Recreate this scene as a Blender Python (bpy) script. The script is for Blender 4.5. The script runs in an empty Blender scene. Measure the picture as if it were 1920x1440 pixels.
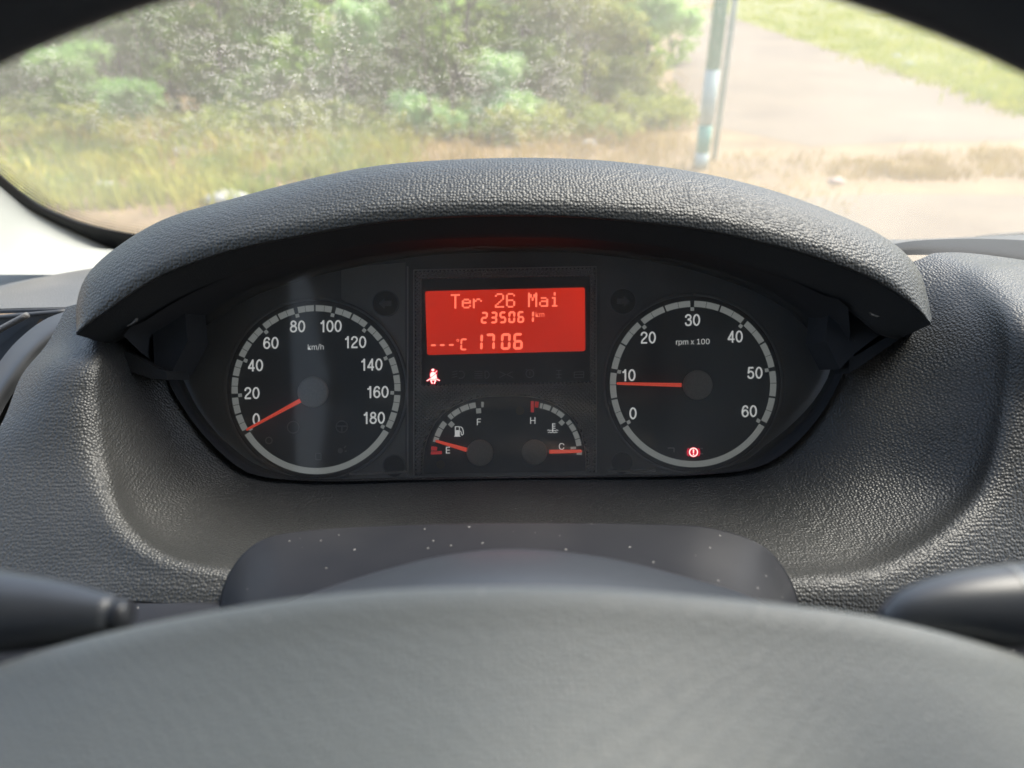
import bpy, math, random, os
from mathutils import Vector, Matrix, noise as mnoise

random.seed(7)
SC = bpy.context.scene
R = math.radians

# ------------------------------------------------------------------ camera, world, sun, exposure
EYE = Vector((0.0, 0.0, 1.75))
PITCH = R(30)
FPX = 1397.0                      # focal length in pixels of the 1920 wide photograph
FWD = Vector((0, math.cos(PITCH), -math.sin(PITCH)))
UPV = Vector((0, math.sin(PITCH), math.cos(PITCH)))
RGT = Vector((1, 0, 0))

cam_d = bpy.data.cameras.new('camera')
cam = bpy.data.objects.new('camera', cam_d)
SC.collection.objects.link(cam)
cam.location = EYE
cam.rotation_euler = (math.pi / 2 - PITCH, 0, 0)
cam_d.sensor_width = 36.0
cam_d.lens = 36.0 * FPX / 1920.0
cam_d.clip_start = 0.01
cam_d.clip_end = 600
cam_d.dof.use_dof = True
cam_d.dof.focus_distance = 0.47
cam_d.dof.aperture_fstop = 6.5
SC.camera = cam

SUN_EL, SUN_AZ = R(57), R(58)      # azimuth: towards the right of straight ahead (+Y)
world = bpy.data.worlds.new('World')
SC.world = world
world.use_nodes = True
wn = world.node_tree
bg = wn.nodes['Background']
sky = wn.nodes.new('ShaderNodeTexSky')
sky.sky_type = 'NISHITA'
sky.sun_disc = False
sky.sun_elevation = SUN_EL
sky.sun_rotation = SUN_AZ
sky.dust_density = 3.0
sky.air_density = 1.0
wn.links.new(sky.outputs[0], bg.inputs[0])
bg.inputs[1].default_value = 0.15

sun_d = bpy.data.lights.new('sun', 'SUN')
sun_d.energy = 1.9
sun_d.angle = R(32)
sun_d.color = (1.0, 0.94, 0.85)
sun = bpy.data.objects.new('sun', sun_d)
SC.collection.objects.link(sun)
sdir = Vector((math.sin(SUN_AZ) * math.cos(SUN_EL), math.cos(SUN_AZ) * math.cos(SUN_EL), math.sin(SUN_EL)))
sun.rotation_euler = (-sdir).to_track_quat('-Z', 'Y').to_euler()
sun.location = (0, 0, 10)

SC.view_settings.view_transform = 'Standard'
SC.view_settings.look = 'None'
SC.view_settings.gamma = 1.0
SC.view_settings.use_curve_mapping = False
SC.view_settings.exposure = 1.6
SC.render.engine = 'CYCLES'
SC.cycles.use_denoising = True
SC.cycles.max_bounces = 8
SC.cycles.transparent_max_bounces = 24
SC.cycles.sample_clamp_indirect = 6.0
SC.cycles.caustics_reflective = False
SC.cycles.caustics_refractive = False

# ------------------------------------------------------------------ helpers
def W(px, py, d):
    """the point of the world seen at a photo pixel, d metres deep"""
    return EYE + RGT * ((px - 960) / FPX * d) + UPV * ((720 - py) / FPX * d) + FWD * d

def G(px, py, z=0.0):
    """where a photo pixel falls on the ground"""
    v = RGT * ((px - 960) / FPX) + UPV * ((720 - py) / FPX) + FWD
    t = (z - EYE.z) / v.z
    return EYE + v * t

ROOTS = {}
def thing(name, label, cat, loc=(0, 0, 0), group=None):
    o = bpy.data.objects.new(name, None)
    o.empty_display_size = 0.05
    SC.collection.objects.link(o)
    o.location = loc
    o['label'] = label
    o['category'] = cat
    if group:
        o['group'] = group
    ROOTS[o] = Vector(loc)
    return o

def root_loc(p):
    while p.parent is not None:
        p = p.parent
    return Vector(p.location)

def obj(name, verts, faces, mat, parent=None, smooth=False, label=None, uv=None, loc=None):
    off = root_loc(parent) if parent is not None else (Vector(loc) if loc is not None else Vector((0, 0, 0)))
    me = bpy.data.meshes.new(name)
    me.from_pydata([tuple(Vector(v) - off) for v in verts], [], faces)
    me.validate()
    if smooth:
        me.polygons.foreach_set('use_smooth', [True] * len(me.polygons))
    me.update()
    me.materials.append(mat)
    o = bpy.data.objects.new(name, me)
    SC.collection.objects.link(o)
    if parent is not None:
        o.parent = parent
    else:
        o.location = off
    if label:
        o['label'] = label
    return o

def tag(o, label=None, cat=None, group=None, kind=None):
    if label: o['label'] = label
    if cat: o['category'] = cat
    if group: o['group'] = group
    if kind: o['kind'] = kind
    return o

def cr(p0, p1, p2, p3, t):
    return 0.5 * ((2 * p1) + (p2 - p0) * t + (2 * p0 - 5 * p1 + 4 * p2 - p3) * t * t + (3 * p1 - p0 - 3 * p2 + p3) * t ** 3)

def spline(pts, n, closed=False):
    pts = [Vector(p) for p in pts]
    out = []
    m = len(pts)
    segs = m if closed else m - 1
    for i in range(segs):
        if closed:
            a, b, c, d = pts[(i - 1) % m], pts[i], pts[(i + 1) % m], pts[(i + 2) % m]
        else:
            b, c = pts[i], pts[i + 1]
            a = pts[i - 1] if i > 0 else b * 2 - c
            d = pts[i + 2] if i + 2 < m else c * 2 - b
        for k in range(n):
            out.append(cr(a, b, c, d, k / n))
    if not closed:
        out.append(pts[-1].copy())
    return out

def loft_verts(rows, nu, nv, closed=False):
    """rows: stations of world points; spline along and across"""
    rr = [spline(r, nv) for r in rows]
    cols = list(zip(*rr))
    cc = [spline(c, nu, closed) for c in cols]
    return [list(r) for r in zip(*cc)]

def grid_mesh(G_, closed=False, base=0):
    verts = [v for r in G_ for v in r]
    m = len(G_[0]); n = len(G_)
    faces = []
    for i in range(n if closed else n - 1):
        i2 = (i + 1) % n
        for j in range(m - 1):
            faces.append((base + i * m + j, base + i * m + j + 1, base + i2 * m + j + 1, base + i2 * m + j))
    return verts, faces

def loft(name, rows, mat, parent, nu=8, nv=8, closed=False, label=None, flip=False):
    rw = [[W(*p) if not isinstance(p, Vector) else p for p in r] for r in rows]
    g = loft_verts(rw, nu, nv, closed)
    v, f = grid_mesh(g, closed)
    if flip:
        f = [tuple(reversed(q)) for q in f]
    return obj(name, v, f, mat, parent, smooth=True, label=label)

def resample(curve, n):
    """curve: list of tuples; n points evenly spaced along its length"""
    c = spline(curve, 16)
    L = [0.0]
    for a, b in zip(c, c[1:]):
        L.append(L[-1] + (b - a).length)
    out = []
    k = 0
    for i in range(n):
        t = L[-1] * i / (n - 1)
        while k < len(L) - 2 and L[k + 1] < t:
            k += 1
        u = (t - L[k]) / max(1e-9, L[k + 1] - L[k])
        out.append(c[k].lerp(c[k + 1], min(1, max(0, u))))
    return out

class MB:
    """collects faces for one mesh"""
    def __init__(s):
        s.v = []; s.f = []
    def add(s, verts, faces):
        b = len(s.v)
        s.v += [Vector(v) for v in verts]
        s.f += [tuple(b + i for i in f) for f in faces]
    def prism(s, pts, d, th=0.0004):
        """flat outline in photo pixels on the instrument plane, th metres thick"""
        n = len(pts)
        fr = [W(x, y, d) for x, y in pts]
        bk = [p + FWD * th for p in fr]
        area = sum(pts[i][0] * pts[(i + 1) % n][1] - pts[(i + 1) % n][0] * pts[i][1] for i in range(n))
        order = list(range(n)) if area < 0 else list(reversed(range(n)))
        fs = [tuple(order)]
        for a, b in zip(order, order[1:] + order[:1]):
            fs.append((b, a, a + n, b + n))
        s.add(fr + bk, fs)
    def sector(s, cx, cy, r0, r1, a0, a1, d, th=0.0004, ax=1.0):
        """annular sector, angles in degrees clockwise from up"""
        n = max(1, int(abs(a1 - a0) / 3))
        pi_, po = [], []
        for i in range(n + 1):
            a = R(a0 + (a1 - a0) * i / n)
            pi_.append((cx + r0 * math.sin(a), cy - r0 * math.cos(a)))
            po.append((cx + r1 * math.sin(a), cy - r1 * math.cos(a)))
        fr = [W(x, y, d) for x, y in pi_ + po]
        m = n + 1
        bk = [p + FWD * th for p in fr]
        fs = []
        for i in range(n):
            fs.append((i, i + 1, m + i + 1, m + i))
            fs.append((i + 1, i, 2 * m + i, 2 * m + i + 1))
            fs.append((m + i, m + i + 1, 3 * m + i + 1, 3 * m + i))
        fs.append((0, m, 3 * m, 2 * m))
        fs.append((n + m, n, 2 * m + n, 3 * m + n))
        s.add(fr + bk, fs)
    def disc(s, cx, cy, r, d, th=0.0004, n=40, ry=None):
        ry = ry or r
        s.prism([(cx + r * math.cos(2 * math.pi * i / n), cy + ry * math.sin(2 * math.pi * i / n)) for i in range(n)], d, th)
    def line(s, pts, w, d, th=0.0003):
        for (x0, y0), (x1, y1) in zip(pts, pts[1:]):
            L = math.hypot(x1 - x0, y1 - y0) or 1
            nx, ny = -(y1 - y0) / L * w / 2, (x1 - x0) / L * w / 2
            s.prism([(x0 + nx, y0 + ny), (x1 + nx, y1 + ny), (x1 - nx, y1 - ny), (x0 - nx, y0 - ny)], d, th)
    def tube(s, pts, rad, n=12, cap=True):
        pts = [Vector(p) for p in pts]
        rings = []
        t0 = (pts[1] - pts[0]).normalized()
        ref = Vector((0, 0, 1)) if abs(t0.z) < 0.9 else Vector((1, 0, 0))
        u = t0.cross(ref).normalized()
        for i, p in enumerate(pts):
            t = (pts[min(i + 1, len(pts) - 1)] - pts[max(i - 1, 0)]).normalized()
            u = (u - t * u.dot(t)).normalized()
            w = t.cross(u)
            r = rad[i] if isinstance(rad, (list, tuple)) else rad
            rings.append([p + (u * math.cos(2 * math.pi * k / n) + w * math.sin(2 * math.pi * k / n)) * r for k in range(n)])
        v = [q for r_ in rings for q in r_]
        f = []
        for i in range(len(rings) - 1):
            for k in range(n):
                f.append((i * n + k, i * n + (k + 1) % n, (i + 1) * n + (k + 1) % n, (i + 1) * n + k))
        if cap:
            f.append(tuple(reversed(range(n))))
            f.append(tuple((len(rings) - 1) * n + k for k in range(n)))
        s.add(v, f)
    def box(s, c, h):
        c = Vector(c)
        v = [c + Vector((x * h[0], y * h[1], z * h[2])) for x in (-1, 1) for y in (-1, 1) for z in (-1, 1)]
        s.add(v, [(0, 1, 3, 2), (4, 6, 7, 5), (0, 4, 5, 1), (2, 3, 7, 6), (0, 2, 6, 4), (1, 5, 7, 3)])
    def build(s, name, mat, parent=None, smooth=False, label=None, loc=None):
        return obj(name, s.v, s.f, mat, parent, smooth, label, loc=loc)

# ------------------------------------------------------------------ materials
def srgb(r, g, b):
    f = lambda c: ((c / 255 + 0.055) / 1.055) ** 2.4 if c > 10 else c / 255 / 12.92
    return (f(r), f(g), f(b), 1)

def newmat(name):
    m = bpy.data.materials.new(name)
    m.use_nodes = True
    nt = m.node_tree
    return m, nt, nt.nodes['Principled BSDF']

def plain(name, col, rough=0.5, spec=0.5, emit=None, es=0.0, noise=0.0, nscale=200.0, bump=0.0):
    m, nt, b = newmat(name)
    b.inputs['Base Color'].default_value = (*col[:3], 1)
    b.inputs['Roughness'].default_value = rough
    b.inputs['Specular IOR Level'].default_value = spec
    if emit:
        b.inputs['Emission Color'].default_value = (*emit[:3], 1)
        b.inputs['Emission Strength'].default_value = es
    if noise or bump:
        tc = nt.nodes.new('ShaderNodeTexCoord')
        n = nt.nodes.new('ShaderNodeTexNoise'); n.inputs['Scale'].default_value = nscale
        n.inputs['Detail'].default_value = 4
        nt.links.new(tc.outputs['Object'], n.inputs['Vector'])
        if noise:
            mx = nt.nodes.new('ShaderNodeMix'); mx.data_type = 'RGBA'
            mx.inputs[6].default_value = (*[c * (1 - noise) for c in col[:3]], 1)
            mx.inputs[7].default_value = (*[min(1, c * (1 + noise)) for c in col[:3]], 1)
            nt.links.new(n.outputs['Fac'], mx.inputs[0])
            nt.links.new(mx.outputs[2], b.inputs['Base Color'])
        if bump:
            bp = nt.nodes.new('ShaderNodeBump'); bp.inputs['Strength'].default_value = 0.6
            bp.inputs['Distance'].default_value = bump
            nt.links.new(n.outputs['Fac'], bp.inputs['Height'])
            nt.links.new(bp.outputs[0], b.inputs['Normal'])
    return m

def grained(name, col, rough=0.45, cell=0.0022, depth=0.00035, strength=1.0, dust=0.25, spec=0.5, specks=0.14, speck_r=0.05):
    """moulded pebble-grain plastic with fine dust caught on it"""
    m, nt, b = newmat(name)
    L = nt.links.new
    tc = nt.nodes.new('ShaderNodeTexCoord')
    warp = nt.nodes.new('ShaderNodeTexNoise'); warp.inputs['Scale'].default_value = 0.35 / cell
    warp.inputs['Detail'].default_value = 2
    L(tc.outputs['Object'], warp.inputs['Vector'])
    sc = nt.nodes.new('ShaderNodeVectorMath'); sc.operation = 'SCALE'; sc.inputs['Scale'].default_value = cell * 0.12
    L(warp.outputs['Color'], sc.inputs[0])
    ad = nt.nodes.new('ShaderNodeVectorMath'); ad.operation = 'ADD'
    L(tc.outputs['Object'], ad.inputs[0]); L(sc.outputs[0], ad.inputs[1])
    vo = nt.nodes.new('ShaderNodeTexVoronoi'); vo.feature = 'F1'
    vo.inputs['Scale'].default_value = 1 / cell
    L(ad.outputs[0], vo.inputs['Vector'])
    vo.inputs['Randomness'].default_value = 0.65
    inv = nt.nodes.new('ShaderNodeMath'); inv.operation = 'SUBTRACT'; inv.inputs[0].default_value = 1.0
    L(vo.outputs['Distance'], inv.inputs[1])
    bp = nt.nodes.new('ShaderNodeBump')
    bp.inputs['Strength'].default_value = strength
    bp.inputs['Distance'].default_value = depth
    L(inv.outputs[0], bp.inputs['Height'])
    fine = nt.nodes.new('ShaderNodeTexNoise'); fine.inputs['Scale'].default_value = 2600; fine.inputs['Detail'].default_value = 2
    L(tc.outputs['Object'], fine.inputs['Vector'])
    bp2 = nt.nodes.new('ShaderNodeBump'); bp2.inputs['Strength'].default_value = 0.35; bp2.inputs['Distance'].default_value = 0.00006
    L(fine.outputs['Fac'], bp2.inputs['Height']); L(bp.outputs[0], bp2.inputs['Normal'])
    L(bp2.outputs[0], b.inputs['Normal'])
    # dust: broad film plus tiny specks
    big = nt.nodes.new('ShaderNodeTexNoise'); big.inputs['Scale'].default_value = 9; big.inputs['Detail'].default_value = 5
    L(tc.outputs['Object'], big.inputs['Vector'])
    spk = nt.nodes.new('ShaderNodeTexVoronoi'); spk.inputs['Scale'].default_value = 160
    L(tc.outputs['Object'], spk.inputs['Vector'])
    lt = nt.nodes.new('ShaderNodeMath'); lt.operation = 'LESS_THAN'; lt.inputs[1].default_value = speck_r
    L(spk.outputs['Distance'], lt.inputs[0])
    sel = nt.nodes.new('ShaderNodeSeparateColor'); L(spk.outputs['Color'], sel.inputs[0])
    g2 = nt.nodes.new('ShaderNodeMath'); g2.operation = 'GREATER_THAN'; g2.inputs[1].default_value = 1 - specks
    L(sel.outputs[0], g2.inputs[0])
    ml = nt.nodes.new('ShaderNodeMath'); ml.operation = 'MULTIPLY'; L(lt.outputs[0], ml.inputs[0]); L(g2.outputs[0], ml.inputs[1])
    mr = nt.nodes.new('ShaderNodeMapRange'); mr.inputs['From Min'].default_value = 0.35; mr.inputs['From Max'].default_value = 0.75
    mr.inputs['To Min'].default_value = 0.0; mr.inputs['To Max'].default_value = dust * 0.25
    L(big.outputs['Fac'], mr.inputs['Value'])
    mx = nt.nodes.new('ShaderNodeMix'); mx.data_type = 'RGBA'
    mx.inputs[6].default_value = (*col[:3], 1); mx.inputs[7].default_value = (0.36, 0.34, 0.31, 1)
    L(mr.outputs[0], mx.inputs[0])
    mx2 = nt.nodes.new('ShaderNodeMix'); mx2.data_type = 'RGBA'; mx2.inputs[7].default_value = (0.5, 0.48, 0.45, 1)
    sm = nt.nodes.new('ShaderNodeMath'); sm.operation = 'MULTIPLY'; sm.inputs[1].default_value = min(1, dust * 2)
    L(ml.outputs[0], sm.inputs[0])
    L(sm.outputs[0], mx2.inputs[0]); L(mx.outputs[2], mx2.inputs[6])
    L(mx2.outputs[2], b.inputs['Base Color'])
    rr = nt.nodes.new('ShaderNodeMapRange'); rr.inputs['To Min'].default_value = rough - 0.05; rr.inputs['To Max'].default_value = rough + 0.1
    L(big.outputs['Fac'], rr.inputs['Value']); L(rr.outputs[0], b.inputs['Roughness'])
    b.inputs['Specular IOR Level'].default_value = spec
    return m

M = {}
M['dash'] = grained('grained_dash_plastic', (0.034, 0.036, 0.036), 0.36, 0.0015, 0.00055, 1.0, 0.3)
M['hood'] = grained('grained_hood_plastic', (0.037, 0.040, 0.039), 0.38, 0.0017, 0.0006, 1.0, 0.2)
M['dashtop'] = grained('dusty_dash_top', (0.085, 0.085, 0.085), 0.5, 0.0016, 0.0003, 0.8, 0.8)
M['under'] = grained('matte_black_grain', (0.032, 0.034, 0.036), 0.7, 0.0011, 0.0002, 0.7, 0.05, spec=0.3)
M['bezel'] = grained('matte_bezel', (0.036, 0.039, 0.044), 0.7, 0.0009, 0.00012, 0.6, 0.05, spec=0.25)
M['trim'] = plain('satin_grey_trim', (0.06, 0.063, 0.068), 0.55, 0.5, noise=0.2, nscale=60)
M['shroud'] = grained('smooth_dusty_plastic', (0.016, 0.017, 0.021), 0.36, 0.0006, 0.00002, 0.4, 0.25, spec=.35, specks=0.95, speck_r=0.075)
M['rim'] = grained('black_rim_leather', (0.020, 0.024, 0.030), 0.5, 0.0016, 0.0002, 0.8, 0.1)
M['hub'] = grained('airbag_cover_plastic', (0.14, 0.152, 0.148), 0.40, 0.0011, 0.00025, 0.9, 0.3, specks=.3, speck_r=.06)
M['stalk'] = plain('stalk_plastic', (0.042, 0.047, 0.055), 0.36, 0.5, noise=0.1, nscale=300)
M['stalkcap'] = plain('stalk_end_cap', (0.02, 0.022, 0.026), 0.4)
M['stalkline'] = plain('stalk_print', (0.16, 0.17, 0.18), 0.4)
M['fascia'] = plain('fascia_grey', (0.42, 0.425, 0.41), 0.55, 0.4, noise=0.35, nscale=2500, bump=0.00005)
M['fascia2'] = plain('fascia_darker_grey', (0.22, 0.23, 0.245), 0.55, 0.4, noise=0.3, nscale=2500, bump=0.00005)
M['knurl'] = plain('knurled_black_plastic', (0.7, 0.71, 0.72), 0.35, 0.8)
M['frame'] = plain('frame_line_plastic', (0.65, 0.66, 0.67), 0.35, 0.5)
M['black'] = plain('gloss_black', (0.045, 0.045, 0.05), 0.4, 0.4)
M['well'] = plain('indicator_well_black', (0.016, 0.018, 0.020), 0.5, 0.4)
M['dial'] = plain('dial_face_black', (0.07, 0.082, 0.09), 0.55, 0.35, noise=0.2, nscale=1500)
M['dimmark'] = plain('unlit_symbol', (0.24, 0.245, 0.25), 0.5)
M['dimamber'] = plain('unlit_amber_lamp', (0.12, 0.11, 0.07), 0.5)
M['scale'] = plain('scale_grey_glow_paint', (0.36, 0.38, 0.365), 0.6, 0.3, emit=(0.36, 0.38, 0.365), es=0.13, noise=0.08, nscale=500)  # scale, numerals and needles also emit a faint glow of their own
M['numeral'] = plain('numeral_glow_paint', (0.60, 0.61, 0.60), 0.6, 0.3, emit=(0.6, 0.61, 0.6), es=0.24)
M['redscale'] = plain('red_scale_glow_paint', (0.55, 0.05, 0.05), 0.5, 0.3, emit=(0.6, 0.04, 0.04), es=0.12)
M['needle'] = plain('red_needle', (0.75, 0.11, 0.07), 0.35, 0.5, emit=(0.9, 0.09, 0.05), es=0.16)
M['cap'] = plain('needle_cap', (0.62, 0.61, 0.57), 0.55, 0.5, noise=0.2, nscale=900, bump=0.00008)
M['lcd'] = plain('lcd_backlight', (0.10, 0.01, 0.01), 0.35, 0.4, emit=srgb(198, 38, 16), es=0.33)
nt_ = M['lcd'].node_tree; b_ = nt_.nodes['Principled BSDF']
tc_ = nt_.nodes.new('ShaderNodeTexCoord'); no_ = nt_.nodes.new('ShaderNodeTexNoise'); no_.inputs['Scale'].default_value = 16; no_.inputs['Detail'].default_value = 1
nt_.links.new(tc_.outputs['Object'], no_.inputs['Vector'])
mr_ = nt_.nodes.new('ShaderNodeMapRange'); mr_.inputs['From Min'].default_value = .3; mr_.inputs['From Max'].default_value = .7
mr_.inputs['To Min'].default_value = .27; mr_.inputs['To Max'].default_value = .37
nt_.links.new(no_.outputs['Fac'], mr_.inputs['Value']); nt_.links.new(mr_.outputs[0], b_.inputs['Emission Strength'])
M['lcdtext'] = plain('lcd_lit_segment', (0.2, 0.03, 0.03), 0.4, 0.3, emit=srgb(255, 112, 84), es=0.50)
M['redlamp'] = plain('red_warning_lamp', (0.2, 0.0, 0.02), 0.4, 0.3, emit=(0.9, 0.01, 0.05), es=0.24)
M['whitelamp'] = plain('lit_warning_lamp_core', (0.3, 0.2, 0.2), 0.4, 0.3, emit=(1.0, 0.60, 0.55), es=0.7)
M['cream'] = plain('cream_pillar_plastic', (0.36, 0.37, 0.34), 0.5, 0.4, noise=0.05, nscale=4)
M['rubber'] = plain('black_rubber_seal', (0.012, 0.013, 0.014), 0.5, 0.4, noise=0.2, nscale=200)
M['frit'] = plain('frit_black', (0.03, 0.028, 0.022), 0.6)
M['lining'] = plain('roof_lining_cloth', (0.28, 0.28, 0.27), 0.9, 0.2, noise=0.1, nscale=60)
M['darkcloth'] = plain('grey_cab_cloth', (0.14, 0.142, 0.145), 0.9, 0.2, noise=0.2, nscale=40)

# dial lens: clear plastic sheet with its warm-tinted reflection and a painted haze
def glass_sheet(name, fac_gloss=0.05, rough=0.02):
    m = bpy.data.materials.new(name); m.use_nodes = True
    nt = m.node_tree; nt.nodes.clear(); L = nt.links.new
    out = nt.nodes.new('ShaderNodeOutputMaterial')
    tr = nt.nodes.new('ShaderNodeBsdfTransparent'); tr.inputs[0].default_value = (0.95, 0.96, 0.96, 1)
    gl = nt.nodes.new('ShaderNodeBsdfGlossy'); gl.inputs['Roughness'].default_value = rough; gl.inputs[0].default_value = (1.0, 0.78, 0.58, 1)
    fr = nt.nodes.new('ShaderNodeFresnel'); fr.inputs['IOR'].default_value = 1.45
    mx = nt.nodes.new('ShaderNodeMixShader')
    L(fr.outputs[0], mx.inputs[0]); L(tr.outputs[0], mx.inputs[1]); L(gl.outputs[0], mx.inputs[2])
    df = nt.nodes.new('ShaderNodeBsdfDiffuse'); df.inputs[0].default_value = (0.75, 0.74, 0.70, 1)  # pale diffuse haze standing in for glare, lifts the dark dials
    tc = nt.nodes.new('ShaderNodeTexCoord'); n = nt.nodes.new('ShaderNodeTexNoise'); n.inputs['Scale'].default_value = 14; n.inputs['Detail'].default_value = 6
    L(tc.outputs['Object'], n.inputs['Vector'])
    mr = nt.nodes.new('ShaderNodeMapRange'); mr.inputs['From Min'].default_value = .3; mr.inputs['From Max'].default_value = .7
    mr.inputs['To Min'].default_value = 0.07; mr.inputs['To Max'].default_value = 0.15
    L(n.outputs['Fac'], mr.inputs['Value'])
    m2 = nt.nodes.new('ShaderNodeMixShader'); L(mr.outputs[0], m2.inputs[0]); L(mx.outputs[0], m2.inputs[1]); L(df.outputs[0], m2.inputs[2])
    L(m2.outputs[0], out.inputs[0])
    return m
M['lens'] = glass_sheet('hazed_dial_lens', rough=0.06)

def windscreen_mat():
    """wet, dirty glass: a thin film of grime with haze painted in at the right, squiggly runs of dried water, drops"""
    m = bpy.data.materials.new('wet_dirty_hazed_glass'); m.use_nodes = True
    nt = m.node_tree; nt.nodes.clear(); L = nt.links.new
    N = nt.nodes.new
    out = N('ShaderNodeOutputMaterial')
    tc = N('ShaderNodeTexCoord')
    def math_(op, a=None, b=None, c=None, clamp=False):
        n = N('ShaderNodeMath'); n.operation = op; n.use_clamp = clamp
        for i, x in enumerate((a, b, c)):
            if x is None: continue
            if isinstance(x, (int, float)): n.inputs[i].default_value = x
            else: L(x, n.inputs[i])
        return n.outputs[0]
    def noise(scale, detail=3, rough=0.5, vec=None, dist=0.0):
        n = N('ShaderNodeTexNoise'); n.inputs['Scale'].default_value = scale; n.inputs['Detail'].default_value = detail
        n.inputs['Roughness'].default_value = rough; n.inputs['Distortion'].default_value = dist
        L(vec or tc.outputs['Object'], n.inputs['Vector'])
        return n
    # squiggles: iso-lines of a warped noise, broken up by a second noise
    n1 = noise(190, 3.0, 0.55, dist=1.0).outputs['Fac']
    d1 = math_('ABSOLUTE', math_('SUBTRACT', n1, 0.5))
    line = math_('SUBTRACT', 1.0, math_('DIVIDE', d1, 0.032), clamp=True)
    n2 = noise(110, 2).outputs['Fac']
    brk = math_('GREATER_THAN', n2, 0.50)
    n1b = noise(300, 2.0, 0.5, dist=1.2).outputs['Fac']
    line2 = math_('SUBTRACT', 1.0, math_('DIVIDE', math_('ABSOLUTE', math_('SUBTRACT', n1b, 0.47)), 0.035), clamp=True)
    brk2 = math_('GREATER_THAN', noise(90, 2).outputs['Fac'], 0.53)
    sq = math_('MAXIMUM', math_('MULTIPLY', line, brk), math_('MULTIPLY', line2, brk2))
    # they sit on the upper part of the screen and fade downwards and to the right
    sep = N('ShaderNodeSeparateXYZ'); L(tc.outputs['Object'], sep.inputs[0])
    zf = N('ShaderNodeMapRange'); zf.inputs['From Min'].default_value = 0.075; zf.inputs['From Max'].default_value = 0.16
    L(sep.outputs['Z'], zf.inputs['Value'])
    xf = N('ShaderNodeMapRange'); xf.inputs['From Min'].default_value = 0.22; xf.inputs['From Max'].default_value = 0.02
    xf.inputs['To Min'].default_value = 0.12
    L(sep.outputs['X'], xf.inputs['Value'])
    patch = N('ShaderNodeMapRange'); patch.inputs['From Min'].default_value = 0.35; patch.inputs['From Max'].default_value = 0.6
    patch.inputs['To Min'].default_value = 0.35
    L(noise(9, 2).outputs['Fac'], patch.inputs['Value'])
    amt = math_('MULTIPLY', math_('MULTIPLY', zf.outputs[0], xf.outputs[0]), patch.outputs[0])
    amt = math_('MAXIMUM', amt, 0.04)
    sq = math_('MULTIPLY', math_('MULTIPLY', sq, amt), 0.23)
    # little drops
    vo = N('ShaderNodeTexVoronoi'); vo.inputs['Scale'].default_value = 120; L(tc.outputs['Object'], vo.inputs['Vector'])
    sc_ = N('ShaderNodeSeparateColor'); L(vo.outputs['Color'], sc_.inputs[0])
    dr = math_('MULTIPLY', math_('LESS_THAN', vo.outputs['Distance'], 0.13), math_('GREATER_THAN', sc_.outputs[0], 0.8))
    dr = math_('MULTIPLY', dr, math_('MULTIPLY', amt, 0.2))
    # grime film, thickened rightwards to paint in the bright haze
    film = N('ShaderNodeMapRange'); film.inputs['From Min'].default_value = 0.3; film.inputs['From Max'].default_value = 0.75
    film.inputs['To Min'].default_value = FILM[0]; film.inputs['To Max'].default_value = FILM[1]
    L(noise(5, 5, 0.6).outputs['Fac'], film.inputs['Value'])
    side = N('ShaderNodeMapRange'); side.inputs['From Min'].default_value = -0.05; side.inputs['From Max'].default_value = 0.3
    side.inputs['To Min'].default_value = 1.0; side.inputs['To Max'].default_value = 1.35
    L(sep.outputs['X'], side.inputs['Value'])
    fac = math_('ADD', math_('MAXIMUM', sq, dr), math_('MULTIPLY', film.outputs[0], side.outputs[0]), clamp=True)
    tr = N('ShaderNodeBsdfTransparent'); tr.inputs[0].default_value = (0.95, 0.98, 0.96, 1)
    tl = N('ShaderNodeBsdfTranslucent'); tl.inputs[0].default_value = (0.88, 0.85, 0.72, 1)
    mx = N('ShaderNodeMixShader'); L(fac, mx.inputs[0]); L(tr.outputs[0], mx.inputs[1]); L(tl.outputs[0], mx.inputs[2])
    gl = N('ShaderNodeBsdfGlossy'); gl.inputs['Roughness'].default_value = 0.03
    mx2 = N('ShaderNodeMixShader'); mx2.inputs[0].default_value = 0.03
    L(mx.outputs[0], mx2.inputs[1]); L(gl.outputs[0], mx2.inputs[2])
    L(mx2.outputs[0], out.inputs[0])
    return m
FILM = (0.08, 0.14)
M['screen'] = windscreen_mat()

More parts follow.
